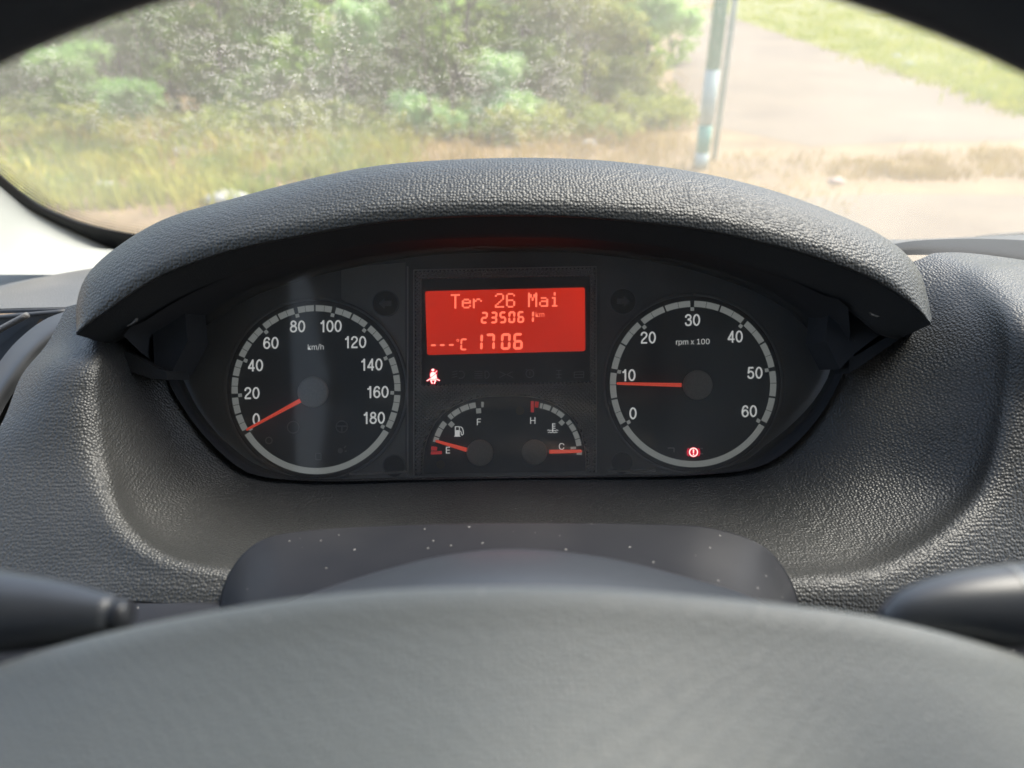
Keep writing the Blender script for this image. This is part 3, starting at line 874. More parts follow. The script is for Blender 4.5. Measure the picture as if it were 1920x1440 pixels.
loft('dark_channel', [[(214,590,.492),(214,600,.50),(200,606,.46)],
                  [(160,598,.490),(165,612,.50),(150,604,.455)],
                  [(112,626,.486),(118,650,.50),(96,652,.452)],
                  [(72,660,.482),(80,690,.50),(42,712,.444)],
                  [(36,710,.476),(46,742,.50),(2,802,.428)],
                  [(0,768,.472),(12,800,.50),(-60,880,.42)],
                  [(-34,850,.462),(-20,870,.49),(-100,960,.41)]], M['under'], dash, 6, 6)
# vent: dark box behind with slats and a light rim
vent = MB()
vent.prism([(-60, 598), (60, 590), (118, 586), (90, 604), (45, 634), (4, 676), (-60, 760)], .545, .03)
vo_ = vent.build('air_vent', M['well'], dash)
sl = MB()
sl.tube(spline([W(-50, 650, .53), W(0, 618, .53), W(52, 590, .53)], 6), .0022, 8)
sl.build('slat', M['dashtop'], vo_, True)
sl = MB()
sl.prism([(-60, 700), (-10, 655), (45, 612), (75, 598), (66, 612), (25, 650), (-20, 700)], .535, .004)
sl.build('slat', M['rubber'], vo_)
sl = MB(); sl.tube(spline([W(-60, 600, .542), W(40, 591, .54), W(122, 584, .54)], 6), .0018, 8); sl.build('vent_edge', M['trim'], vo_, True)

# lower left knee panel with its gap
loft('knee_panel', [[(150,1134,.372),(150,1131,.366),(150,1180,.355),(150,1330,.33)],
                    [(260,1131,.372),(260,1128,.366),(260,1180,.355),(260,1330,.33)],
                    [(450,1136,.372),(450,1133,.366),(450,1190,.355),(450,1340,.33)],
                    [(700,1150,.372),(700,1146,.366),(700,1200,.355),(700,1350,.33)]], M['shroud'], dash, 4, 6)
loft('lower_panel', [[(x_, 1128 + dy_, .385), (x_, 1160 + dy_, .374), (x_, 1300, .36), (x_, 1600, .34), (x_, 2100, .33)] for x_, dy_ in ((-160, -20), (215, -5), (700, 0), (1250, 0), (1560, 5), (1830, -30), (2080, -100))], M['shroud'], dash, 3, 3)
mb = MB(); mb.prism([(120, 1100), (700, 1120), (700, 1165), (120, 1150)], .383, .001); mb.build('panel_gap', M['well'], dash)

# right: raised strip on the dash top
loft('top_strip', [[(1650,468,.54),(1655,462,.54),(1668,468,.53),(1668,480,.528)],
                   [(1715,466,.56),(1710,452,.55),(1720,462,.535),(1722,478,.53)],
                   [(1790,464,.58),(1785,448,.57),(1790,462,.54),(1795,480,.53)],
                   [(1860,462,.59),(1860,448,.58),(1865,468,.54),(1868,488,.53)],
                   [(1940,466,.59),(1940,452,.58),(1945,480,.54),(1950,504,.53)],
                   [(2080,480,.59),(2080,466,.58),(2080,496,.54),(2080,524,.53)]], M['under'], dash, 6, 5)
loft('rear_shelf', [[(1500,462,.66),(1500,452,.72),(1500,446,.80)],
                    [(1700,470,.62),(1700,456,.70),(1700,449,.82)],
                    [(1960,500,.58),(1960,460,.68),(1960,438,.82)],
                    [(2200,510,.58),(2200,460,.68),(2200,436,.82)]], M['dashtop'], dash, 5, 5)
wip = MB(); p_ = [wsp(1850, 441) + FWD * .02, wsp(1890, 436) + FWD * .02, wsp(2000, 428) + FWD * .02, wsp(2200, 410) + FWD * .02]
wip.tube(spline(p_, 4), .003, 8)
tag(wip.build('wiper_blade', M['rubber'], None, True, loc=tuple(p_[0])), 'thin black wiper blade lying at the right foot of the windscreen', 'wiper')

# ------------------------------------------------------------------ INSTRUMENT HOOD
lip = [(143,626),(200,583),(300,518),(435,470),(571,441),(706,418),(820,408),(946,404),(1100,408),(1290,427),(1438,457),(1540,486),(1641,526),(1709,571),(1745,607)]
crest = [(144,612),(150,545),(190,488),(300,415),(440,372),(600,331),(740,307),(946,296),(1130,301),(1300,322),(1440,355),(1560,398),(1660,447),(1722,508),(1746,598)]
step = [(196,645),(250,618),(345,556),(460,507),(590,475),(720,455),(830,447),(946,444),(1080,447),(1250,464),(1400,498),(1500,532),(1590,575),(1650,622),(1690,634)]
NS = 41
lp = resample([(x, y, 0) for x, y in lip], NS); cp = resample([(x, y, 0) for x, y in crest], NS); sp = resample([(x, y, 0) for x, y in step], NS)
rows_top, rows_un = [], []
for i in range(NS):
    u = i / (NS - 1)
    e = abs(2 * u - 1)
    d0 = .400 + .012 * e ** 3
    L0, C0, S0 = lp[i], cp[i], sp[i]
    roll = 1 - .6 * e ** 6
    f1 = L0.lerp(C0, .30); f2 = L0.lerp(C0, .68); f3 = L0.lerp(C0, .92)
    cx, cy = 946, 640
    bx, by = C0.x + (cx - C0.x) * .03, C0.y + 16
    rows_top.append([(L0.x, L0.y + 2, d0 + .0035), (L0.x, L0.y, d0), (L0.x, L0.y - 4 * roll, d0 - .0015), (f1.x, f1.y, d0 - .001), (f2.x, f2.y, d0 + .008 * roll), (f3.x, f3.y, d0 + .020 * roll),
                     (C0.x, C0.y, d0 + .034 * roll), (bx, by, d0 + .065 * roll), (C0.x + (cx - C0.x) * .08, C0.y + 60, d0 + .10)])
    m1 = L0.lerp(S0, .5)
    rows_un.append([(L0.x, L0.y + 1.5, d0 + .002), (m1.x, m1.y, d0 + .010), (S0.x, S0.y, d0 + .020), (S0.x + (cx - S0.x) * .01, S0.y + 3, d0 + .026)])
hood = thing('instrument_hood', 'arched grey grained hood over the instrument cluster', 'hood', tuple(W(946, 440, .45)))
loft('hood_shell', rows_top, M['hood'], hood, 3, 4)
loft('hood_underside', rows_un, M['under'], hood, 3, 4)
# clips at each end of the hood
for pts in ([(236, 612), (246, 606), (256, 596), (254, 603), (246, 609)], [(1631, 585), (1640, 590), (1650, 593), (1643, 594), (1634, 591)]):
    mb = MB(); mb.prism(pts, .402, .002); mb.build('clip', M['under'], hood)

# ------------------------------------------------------------------ INSTRUMENT CLUSTER
cl = thing('instrument_cluster', 'dark instrument cluster with two round dials and a red display', 'instrument cluster', tuple(W(946, 892, .5)))
# bezel funnel, closed eye-shaped ring
outer = [(sp[i].x, sp[i].y + 1) for i in range(1, NS - 1, 3)]
outer_low = [(1590,668),(1577,708),(1545,768),(1490,833),(1420,876),(1300,891),(1130,895),(945,897),(760,900),(590,902),(470,888),(405,840),(352,778),(318,720),(300,690)]
inner_up = [(330,640),(400,592),(475,548),(560,520),(630,502),(780,475),(945,467),(1100,470),(1270,493),(1400,533),(1480,575),(1555,645)]
inner_low = [(1565,690),(1545,735),(1500,790),(1440,838),(1400,868),(1300,889),(1130,893),(945,895),(760,898),(590,900),(500,884),(440,850),(380,790),(345,730),(325,680)]
def seg3(pts, ds):
    return [(x, y, ds) for x, y in pts]
n_u, n_l = 30, 30
o_u = resample([(x, y, 0) for x, y in outer], n_u); i_u = resample([(x, y, 0) for x, y in inner_up], n_u)
o_l = resample([(x, y, 0) for x, y in outer_low], n_l); i_l = resample([(x, y, 0) for x, y in inner_low], n_l)
rows = []
for k in range(n_u):
    e = abs(2 * k / (n_u - 1) - 1)
    a, b = o_u[k], i_u[k]; m = a.lerp(b, .55)
    rows.append([(a.x, a.y, .424), (m.x, m.y, .455), (b.x, b.y, .494), (b.x + (946 - b.x) * .01, b.y + 6, .503)])
for k in range(n_l):
    a, b = o_l[k], i_l[k]; m = a.lerp(b, .5)
    e = math.sin(math.pi * k / (n_l - 1))
    rows.append([(a.x, a.y, .462 + .016 * e), (m.x, m.y, .472 + .014 * e), (b.x, b.y, .494), (b.x + (946 - b.x) * .01, b.y - 3, .503)])
loft('bezel', rows, M['bezel'], cl, 2, 4, closed=True)
# side ledges of the bezel
mb = MB(); mb.prism([(1592, 668), (1604, 667), (1680, 622), (1690, 632), (1618, 684), (1592, 700)], .452, .02); mb.build('side_ledge', M['bezel'], cl)
mb = MB(); mb.prism([(204, 640), (214, 648), (296, 692), (312, 696), (314, 712), (284, 710), (218, 688)], .441, .03); mb.build('side_ledge', M['under'], cl)

# housing behind the bezel closes the sides
rows = []
for k in range(0, NS, 2):
    a, b = sp[k], cp[k]
    rows.append([(a.x, a.y, .430), (a.x + (a.x - 946) * .012, a.y - 2, .47), (a.x, a.y, .53)])
loft('housing', rows, M['bezel'], cl, 2, 3)
mb = MB(); mb.prism([(240, 640), (330, 540), (600, 455), (1300, 455), (1600, 540), (1705, 600), (1690, 680), (1560, 850), (1300, 905), (600, 905), (330, 760)], .525, .004); mb.build('back_plate', M['bezel'], cl)
for pts in ([(285, 604), (345, 560), (352, 640), (320, 702), (290, 690)], [(1555, 560), (1612, 592), (1648, 628), (1602, 664), (1575, 692), (1548, 640)]):
    mb = MB(); mb.prism(pts, .450, .03); mb.build('side_cheek', M['bezel'], cl)
# fascia plate
fas = MB()
fas.prism([(300, 440), (1620, 440), (1620, 910), (300, 910)], .505, .004)
fas_o = fas.build('fascia', M['fascia2'], cl)
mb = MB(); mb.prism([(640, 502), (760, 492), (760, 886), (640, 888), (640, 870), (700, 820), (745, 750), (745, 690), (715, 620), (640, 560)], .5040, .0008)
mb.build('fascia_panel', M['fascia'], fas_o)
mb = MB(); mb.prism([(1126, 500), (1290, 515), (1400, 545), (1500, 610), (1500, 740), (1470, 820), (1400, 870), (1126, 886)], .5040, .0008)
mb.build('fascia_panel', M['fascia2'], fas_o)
mb = MB(); mb.prism([(655, 888), (762, 884), (762, 887), (655, 891)], .500, .002); mb.build('bottom_line', M['frame'], fas_o)
mb = MB(); mb.prism([(1140, 882), (1230, 881), (1230, 884), (1140, 885)], .500, .002)
mb.build('bottom_line', M['frame'], fas_o)

# knurled centre panel: little pyramids
ROLL = -0.0183
def rot(x, y, cx=946, cy=700):
    return (x, y + (x - cx) * ROLL)
kn = MB()
P = 7.4
def in_knurl(x, y):
    if not (778 < x < 1116 and 504 < y < 886): return False
    if 790 < x < 1107 and 519 < y < 719: return False
    dx = abs(x - 946) / 156; dy = (889 - y) / 148
    if dy > 0 and dx ** 2.6 + dy ** 2.6 < 1: return False
    return True
j = 0; y = 500
while y < 892:
    x = 770 + (P / 2 if j % 2 else 0)
    while x < 1124:
        if in_knurl(x, y):
            pts = [rot(x, y - P / 2), rot(x + P / 2, y), rot(x, y + P / 2), rot(x - P / 2, y)]
            b = [W(px, py, .5018) for px, py in pts] + [W(*rot(x, y), .4988)]
            kn.add(b, [(1, 0, 4), (2, 1, 4), (3, 2, 4), (0, 3, 4)])
        x += P
    y += P / 2; j += 1
cen = MB()
cen.prism([rot(774, 500), rot(1119, 500), rot(1119, 889), rot(774, 889)], .502, .003)
cen_o = cen.build('centre_panel', M['fascia2'], cl)
kn.build('knurled_surface', M['knurl'], cen_o)
fl = MB()
fl.line([rot(776, 503), rot(776, 889)], 2.2, .4995, .002); fl.line([rot(1118, 503), rot(1118, 889)], 2.2, .4995, .002)
fl.line([rot(776, 503), rot(1118, 503)], 2, .4995, .002)
fl.line([rot(789, 518), rot(789, 720)], 1.6, .4998, .002); fl.line([rot(1108, 518), rot(1108, 720)], 1.6, .4998, .002)
fl.line([rot(789, 518), rot(1108, 518)], 1.4, .4998, .002)
fl.line([rot(764, 496), rot(764, 888)], 2.4, .4995, .003)
fl.build('frame_line', M['frame'], cen_o)
sw = MB(); sw.prism([rot(791, 520), rot(1106, 520), rot(1106, 718), rot(791, 718)], .5005, .001)
sw.build('screen_surround', M['black'], cen_o)

# lettering
FONT = None
try:
    fp = os.path.join(bpy.utils.resource_path('LOCAL'), 'datafiles', 'fonts', 'Inter.woff2')
    if os.path.exists(fp): FONT = bpy.data.fonts.load(fp)
except Exception:
    FONT = None
def text_pts(s, bold):
    cu = bpy.data.curves.new('t', 'FONT'); cu.body = s
    if FONT: cu.font = FONT
    cu.offset = bold; cu.extrude = 0; cu.resolution_u = 6
    cu.space_character = 0.97
    o = bpy.data.objects.new('t', cu); SC.collection.objects.link(o)
    dg = bpy.context.evaluated_depsgraph_get()
    me = bpy.data.meshes.new_from_object(o.evaluated_get(dg))
    v = [tuple(x.co) for x in me.vertices]; f = [tuple(p.vertices) for p in me.polygons]
    bpy.data.objects.remove(o); bpy.data.curves.remove(cu); bpy.data.meshes.remove(me)
    return v, f
def add_text(mb, s, px, py, h, d, bold=0.0, wscale=1.0, tilt=ROLL):
    v, f = text_pts(s, bold)
    xs = [q[0] for q in v]; ys = [q[1] for q in v]
    H = max(ys) - min(ys); cx = (max(xs) + min(xs)) / 2; cy = (max(ys) + min(ys)) / 2
    k = h / H
    pts = []
    for q in v:
        dx = (q[0] - cx) * k * wscale; dy = -(q[1] - cy) * k
        pts.append(W(px + dx, py + dy + dx * tilt, d))
    # face the camera
    mb.add(pts, f)


# LCD
def rrect(x0, y0, x1, y1, r, n=5):
    pts = []
    for cx, cy, a0 in ((x1 - r, y0 + r, -90), (x1 - r, y1 - r, 0), (x0 + r, y1 - r, 90), (x0 + r, y0 + r, 180)):
        for k in range(n + 1):
            a = R(a0 + 90 * k / n); pts.append((cx + r * math.cos(a), cy + r * math.sin(a)))
    return pts
def lcdq(u, v):      # zoomed crop coords (x0=760,y0=450, scale 5.053) -> photo px
    return (760 + u / 5.053, 450 + v / 5.053)
def bil(u, v):
    """display plane 0..1 -> its slightly tilted corners in the photo"""
    A, B, C, D = (797, 546), (1096.5, 539), (1097.5, 658), (801, 665.5)
    x = (1 - v) * ((1 - u) * A[0] + u * B[0]) + v * ((1 - u) * D[0] + u * C[0])
    y = (1 - v) * ((1 - u) * A[1] + u * B[1]) + v * ((1 - u) * D[1] + u * C[1])
    return (x, y)
lc = MB(); lc.prism([bil(x, y) for x, y in [(a / 300, b / 120) for a, b in rrect(0, 0, 300, 120, 4)]], .4995, .001)
lcd = lc.build('red_display', M['lcd'], cl)
GL = {
 'T': ["#####", "..#..", "..#..", "..#..", "..#..", "..#..", "..#..", "..#..", "..#.."],
 'e': [".....", ".....", ".....", ".###.", "#...#", "#####", "#....", "#...#", ".###."],
 'r': [".....", ".....", ".....", "#.##.", "##..#", "#....", "#....", "#....", "#...."],
 '2': [".###.", "#...#", "....#", "....#", "...#.", "..#..", ".#...", "#....", "#####"],
 '6': [".###.", "#...#", "#....", "#....", "####.", "#...#", "#...#", "#...#", ".###."],
 'M': ["#...#", "##.##", "##.##", "#.#.#", "#.#.#", "#...#", "#...#", "#...#", "#...#"],
 'a': [".....", ".....", ".....", ".###.", "....#", ".####", "#...#", "#...#", ".####"],
 'i': ["..#..", "..#..", ".....", ".##..", "..#..", "..#..", "..#..", "..#..", ".###."]}
dm = MB()
slope = -0.0196
for n, ch in enumerate("Ter 26 Mai"):
    if ch == ' ': continue
    for r_, row in enumerate(GL[ch]):
        c = 0
        while c < 5:
            if row[c] == '#':
                c2 = c
                while c2 < 5 and row[c2] == '#': c2 += 1
                u0 = 430 + 104.6 * n + c * 17.2; u1 = u0 + (c2 - c) * 17.2 + 1.5
                v0 = 514 + r_ * 15.1; v1 = v0 + 15.4
                q = [lcdq(u, v + (u - 430) * slope) for u, v in ((u0, v0), (u1, v0), (u1, v1), (u0, v1))]
                dm.prism(q, .4990 - (r_ % 2) * .00001, .0003)
                c = c2
            else: c += 1
dm.build('date_text', M['lcdtext'], lcd)
SEG = {'0': 'abcdef', '1': 'bc', '2': 'abged', '3': 'abgcd', '5': 'afgcd', '6': 'afgedc', '7': 'abc', 'C': 'afed', '-': 'g'}
def seven(mb, ch, u0, v0, w, h, t, lean=0.0):
    g = t * .10
    def S(pts):
        mb.prism([lcdq(u0 + x + (h - y) * lean, v0 + y + (u0 + x - 430) * slope) for x, y in pts], .4990, .0003)
    def hor(y, k=.5):
        S([(t * .25 + g, y), (t * .75 + g, y - t * k), (w - t * .75 - g, y - t * k), (w - t * .25 - g, y), (w - t * .75 - g, y + t * k), (t * .75 + g, y + t * k)])
    def ver(x, ya, yb):
        S([(x, ya + g), (x + t * .5, ya + g + t * .4), (x + t * .5, yb - g - t * .4), (x, yb - g), (x - t * .5, yb - g - t * .4), (x - t * .5, ya + g + t * .4)])
    for s in SEG[ch]:
        if s == 'a': hor(t * .5)
        if s == 'g': hor(h / 2)
        if s == 'd': hor(h - t * .5)
        if s == 'f': ver(t * .5, t * .2, h / 2)
        if s == 'e': ver(t * .5, h / 2, h - t * .2)
        if s == 'b': ver(w - t * .5, t * .2, h / 2)
        if s == 'c': ver(w - t * .5, h / 2, h - t * .2)
od = MB()
for ch, u in zip("235061", (714, 804, 889, 974, 1060, 1152)):
    seven(od, ch, u, 686, 66, 113, 20, .03)
od.build('odometer_text', M['lcdtext'], lcd)
km = MB(); add_text(km, 'km', 1012.5, 589.5, 9.5, .4990, .0); km.build('unit_text', M['lcdtext'], lcd)
ck = MB()
for ch, u in zip("1706", (640, 755, 903, 1020)):
    seven(ck, ch, u, 893, 92, 158, 25, .03)
ck.build('clock_text', M['lcdtext'], lcd)
tp = MB()
for u in (233, 318, 404): seven(tp, '-', u, 935, 64, 118, 19)
seven(tp, 'C', 520, 935, 66, 113, 17, .03)
x_, y_ = lcdq(497, 950)
tp.sector(x_, y_, 1.5, 2.6, 0, 360, .4990, .0003)
tp.build('temperature_text', M['lcdtext'], lcd)

def ell(cx, cy, rx, ry, n=28):
    return [(cx + rx * math.sin(2 * math.pi * k / n), cy + ry * math.cos(2 * math.pi * k / n)) for k in range(n + 1)]
DIG = {
 '0': [('c', ell(.31, .5, .235, .43))],
 '1': [('p', [(.37, 0), (.37, 1.0)]), ('s', [(.12, .755), (.25, .775), (.345, .93)])],
 '2': [('s', [(.09, .68), (.11, .81), (.19, .905), (.31, .935), (.45, .88), (.52, .73), (.46, .57), (.32, .43), (.17, .28), (.09, .07)]), ('p', [(.05, .07), (.56, .07)])],
 '3': [('s', [(.09, .70), (.13, .85), (.29, .935), (.44, .88), (.505, .75), (.45, .61), (.25, .545)]), ('s', [(.25, .545), (.45, .49), (.535, .30), (.47, .13), (.30, .065), (.13, .13), (.07, .30)])],
 '4': [('p', [(.43, 0), (.43, .99)]), ('p', [(.44, .95), (.08, .29)]), ('p', [(.03, .275), (.59, .275)])],
 '5': [('p', [(.53, .93), (.13, .93)]), ('p', [(.17, .96), (.105, .45)]), ('s', [(.12, .50), (.2, .585), (.32, .62), (.46, .54), (.53, .34), (.47, .15), (.31, .065), (.15, .12), (.07, .27)])],
 '6': [('s', [(.52, .73), (.45, .88), (.32, .935), (.17, .84), (.09, .6), (.08, .40), (.13, .17), (.30, .065), (.46, .14), (.535, .32), (.46, .52), (.32, .59), (.17, .53), (.09, .38)])],
 '8': [('c', ell(.31, .745, .185, .19)), ('c', ell(.31, .295, .235, .23))]}
def add_num(mb, s, px, py, h, d, tilt=ROLL, t=.135):
    adv = {'1': .60}
    wtot = sum(adv.get(c, .675) for c in s)
    x0 = -wtot / 2 - (.06 if s[0] == '1' else 0)
    for n_, c in enumerate(s):
        for k_, (kind, pts) in enumerate(DIG[c]):
            if kind == 's':
                pts = [(p.x, p.y) for p in spline([(x, y, 0) for x, y in pts], 4)]
            L_, R_ = [], []
            m = len(pts)
            for i, (x, y) in enumerate(pts):
                if kind == 'c': a, b_ = pts[(i - 1) % (m - 1)], pts[(i + 1) % (m - 1)]
                else: a, b_ = pts[max(0, i - 1)], pts[min(m - 1, i + 1)]
                tx, ty = b_[0] - a[0], b_[1] - a[1]; q = math.hypot(tx, ty) or 1
                nx, ny = -ty / q * t / 2, tx / q * t / 2
                L_.append((x + nx, y + ny)); R_.append((x - nx, y - ny))
            vs = []
            for x, y in L_ + R_:
                X = (x0 + x) * h; Y = -(y - .5) * h
                vs.append(W(px + X, py + Y + X * tilt, d - .00003 * k_))
            mb.add(vs, [(i + 1, i, m + i, m + i + 1) for i in range(m - 1)])
        x0 += adv.get(c, .675)

def ring_marks(mb, cx, cy, r0, r1, n_major, step_sub, roll, d):
    """segmented scale from -120 to +120 degrees"""
    total = 240.0; sub = total / (n_major * step_sub)
    gaps = []
    k = 0
    for i in range(n_major * step_sub + 1):
        a = -120 + i * sub
        if i % step_sub == 0: gaps.append((a, 2.9))
        elif i % (step_sub // 2) == 0: gaps.append((a, 1.35))
        else: gaps.append((a, .42))
    for (a, g), (a2, g2) in zip(gaps, gaps[1:]):
        mb.sector(cx, cy, r0, r1, a + g / 2 + roll, a2 - g2 / 2 + roll, d)
    mb.sector(cx, cy, r0, r1, 121.6 + roll, 238.4 + roll, d)
    for i in range(n_major + 1):
        a = R(-120 + total / n_major * i + roll)
        ux, uy = math.sin(a), -math.cos(a); vx, vy = -uy, ux
        c = (cx + ux * (r0 - 4.2), cy + uy * (r0 - 4.2)); s_ = 3.3
        mb.prism([(c[0] + ux * s_ * p + vx * s_ * q, c[1] + uy * s_ * p + vy * s_ * q) for p, q in ((-1, -1), (1, -1), (1, 1), (-1, 1))], d)

def cap_mesh(name, cx, cy, r, d, h, parent, mat):
    v, f = [], []
    n = 40
    prof = [(1.0, 0), (1.0, .75), (.95, .93), (.85, 1.0), (.45, 1.03), (0.02, 1.04)]
    rings = []
    for rr, hh in prof:
        rings.append([W(cx + r * rr * math.cos(2 * math.pi * k / n), cy + r * rr * math.sin(2 * math.pi * k / n), d - h * hh) for k in range(n)])
    v = [p for q in rings for p in q]
    for i in range(len(rings) - 1):
        for k in range(n):
            f.append((i * n + k, i * n + (k + 1) % n, (i + 1) * n + (k + 1) % n, (i + 1) * n + k))
    f.append(tuple((len(rings) - 1) * n + k for k in range(n)))
    return obj(name, v, f, mat, parent, True)

def needle(name, hx, hy, tx, ty, w0, w1, d, parent):
    L_ = math.hypot(tx - hx, ty - hy); nx, ny = -(ty - hy) / L_, (tx - hx) / L_
    ux, uy = (tx - hx) / L_, (ty - hy) / L_
    a = [W(hx + nx * w0 / 2, hy + ny * w0 / 2, d), W(hx - nx * w0 / 2, hy - ny * w0 / 2, d),
         W(tx - nx * w1 / 2, ty - ny * w1 / 2, d), W(tx + ux * w1 * .5, ty + uy * w1 * .5, d), W(tx + nx * w1 / 2, ty + ny * w1 / 2, d)]
    top = [W(hx, hy, d - .0012), W(tx - ux * 2, ty - uy * 2, d - .0009)]
    return obj(name, a + top, [(0, 4, 6, 5), (5, 6, 2, 1), (4, 3, 6), (3, 2, 6), (0, 5, 1)], M['needle'], parent)

def dial(name, cx, cy, rr, n_major, sub, roll, nums, unit, upos, uh, hub, nd, label):
    r1, r0 = rr, rr - 11.3
    b = MB(); b.disc(cx, cy, rr + 14, .5028, .002, 96)
    base = b.build(name, M['black'], cl, label=label)
    b = MB(); b.sector(cx, cy, rr + 9, rr + 15, 0, 360, .5020, .0012); b.build('dial_rim', M['fascia2'], base, True)
    b = MB(); b.disc(cx, cy, rr + 1.5, .5022, .0005, 96); b.build('dial_face', M['dial'], base)
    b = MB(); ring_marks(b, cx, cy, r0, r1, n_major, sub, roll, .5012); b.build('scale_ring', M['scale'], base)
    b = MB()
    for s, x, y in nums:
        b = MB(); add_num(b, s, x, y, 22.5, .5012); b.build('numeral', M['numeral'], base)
    b = MB(); add_text(b, unit, upos[0], upos[1], uh, .5012, .0); b.build('unit_text', M['numeral'], base)
    needle('needle', *nd, .4935, base)
    cap_mesh('needle_cap', hub[0], hub[1], hub[2], .500, .009, base, M['cap'])
    return base
sp_o = dial('speedometer', 592.5, 730.5, 158.5, 9, 4, -0.9,
     [('0', 481, 786), ('20', 473, 737), ('40', 479.5, 685), ('60', 508.5, 643), ('80', 558.5, 612), ('100', 621.5, 611.5), ('120', 667.5, 641.5), ('140', 698, 683.5), ('160', 709.5, 735), ('180', 702.5, 783.5)],
     'km/h', (592, 651), 12, (587, 735, 29), (563, 751, 463, 805.5, 8, 4.5), 'round speedometer on the left marked to 180')
rp_o = dial('tachometer', 1299.7, 720, 156, 6, 4, -0.6,
     [('0', 1187.5, 775), ('10', 1180, 703.5), ('20', 1216, 633), ('30', 1299, 600), ('40', 1379, 631), ('50', 1416, 699), ('60', 1405.5, 771)],
     'rpm x 100', (1299, 642), 13, (1308, 722, 28), (1278, 722, 1158, 719, 7.5, 5), 'round rev counter on the right marked to 60')

# unlit symbols in the speedometer
b = MB()
b.sector(641, 800, 9.5, 12, 0, 360, .5010); b.line([(630, 799), (652, 799)], 3, .5010); b.line([(641, 799), (641, 811)], 3, .5010)
b.sector(550, 801, 10, 12, 0, 360, .5010); b.sector(504, 826, 5, 7, 0, 360, .5010)
b.disc(638, 845, 5, .5010); b.line([(645, 840), (649, 836)], 2, .5010); b.line([(646, 846), (650, 846)], 2, .5010)
b.line([(592, 862), (592, 850), (602, 850), (602, 862), (592, 862)], 1.6, .5010)
b.build('unlit_symbol', M['dimmark'], sp_o)
b = MB()
b.line([(1313, 841), (1318, 841)], 2, .5010); b.line([(1313, 851), (1318, 851)], 2, .5010); b.line([(1252, 840), (1264, 840), (1264, 848)], 1.6, .5010)
b.build('unlit_symbol', M['dimmark'], rp_o)

# brake warning lamp
b = MB()
bx, by = 1300.5, 848
b.sector(bx, by, 6.6, 8.4, 0, 360, .5005, .0004)
b.prism([(bx - 1.2, by - 5), (bx + 1.2, by - 5), (bx + .8, by + 1.5), (bx - .8, by + 1.5)], .5005); b.disc(bx, by + 4, 1.2, .5005, n=10)
br = b.build('brake_warning_lamp', M['whitelamp'], rp_o)
b = MB()
b.sector(bx, by, 10.4, 12.6, 50, 130, .5006, .0004); b.sector(bx, by, 10.4, 12.6, 230, 310, .5006, .0004)
b.disc(bx, by, 9.6, .5012, .0004, 32)  # red disc is the lamp's halo, drawn as a glowing plate
b.build('brake_warning_lamp', M['redlamp'], rp_o)

# seat belt lamp
def mapz(pts, x0=760., y0=660., s=5.053):
    return [(x0 + x / s, y0 + y / s) for x, y in pts]
b = MB()
c = mapz([(261, 171)])[0]; b.disc(c[0], c[1], 2.6, .4995, n=16)
b.prism(mapz([(248, 190), (272, 190), (288, 205), (238, 240), (235, 210)]), .4995)
b.prism(mapz([(292, 208), (299, 248), (246, 250), (240, 246)]), .4995)
b.line(mapz([(278, 202), (300, 178)]), 1.1, .4995)
b.line(mapz([(203, 273), (236, 254), (290, 254), (326, 271)]), 1.5, .4995)
b.line(mapz([(240, 268), (256, 300)]), 2.2, .4995); b.line(mapz([(288, 268), (272, 300)]), 2.2, .4995)
b.line(mapz([(238, 266), (290, 266)]), 1.6, .4995)
b.build('seat_belt_lamp', M['whitelamp'], cen_o)
b = MB()
b.prism(mapz([(244, 160), (278, 160), (308, 175), (300, 235), (332, 268), (322, 280), (292, 272), (288, 305), (240, 305), (232, 272), (205, 282), (196, 272), (230, 240), (228, 200)]), .5000, .0003)  # red halo around the lit symbol, drawn as a glowing shape
b.build('seat_belt_lamp', M['redlamp'], cen_o)
# unlit tell-tales below the display
b = MB()
def z(*pts): return mapz(pts)
b.sector(*mapz([(525, 215)])[0], 6, 7.6, -30, 210, .4995); 
for k in range(3): b.line(z((445, 190 + k * 25), (490, 180 + k * 25)), 1.2, .4995)
b.sector(*mapz([(760, 215)])[0], 6, 7.6, 0, 180, .4995); b.line(z((755, 178), (755, 250)), 1.4, .4995)
for k in range(4): b.line(z((655, 183 + k * 21), (730, 183 + k * 21)), 1.1, .4995)
b.line(z((890, 185), (950, 212), (890, 242)), 1.2, .4995); b.line(z((1020, 185), (960, 212), (1020, 242)), 1.2, .4995)
b.sector(*mapz([(1180, 205)])[0], 6.5, 8, 0, 360, .4995); b.line(z((1180, 185), (1180, 220)), 1.4, .4995); b.line(z((1140, 160), (1152, 170)), 1.2, .4995); b.line(z((1220, 160), (1208, 170)), 1.2, .4995)
b.line(z((1430, 175), (1480, 175)), 1.2, .4995); b.line(z((1455, 175), (1455, 245)), 1.2, .4995); b.line(z((1430, 212), (1480, 212)), 1.2, .4995); b.line(z((1430, 245), (1480, 245)), 1.2, .4995)
b.line(z((1600, 190), (1690, 186), (1690, 240), (1600, 242), (1600, 190)), 1.2, .4995); b.line(z((1600, 215), (1690, 213)), 1.2, .4995)
b.build('unlit_symbols', M['dimmark'], cen_o)

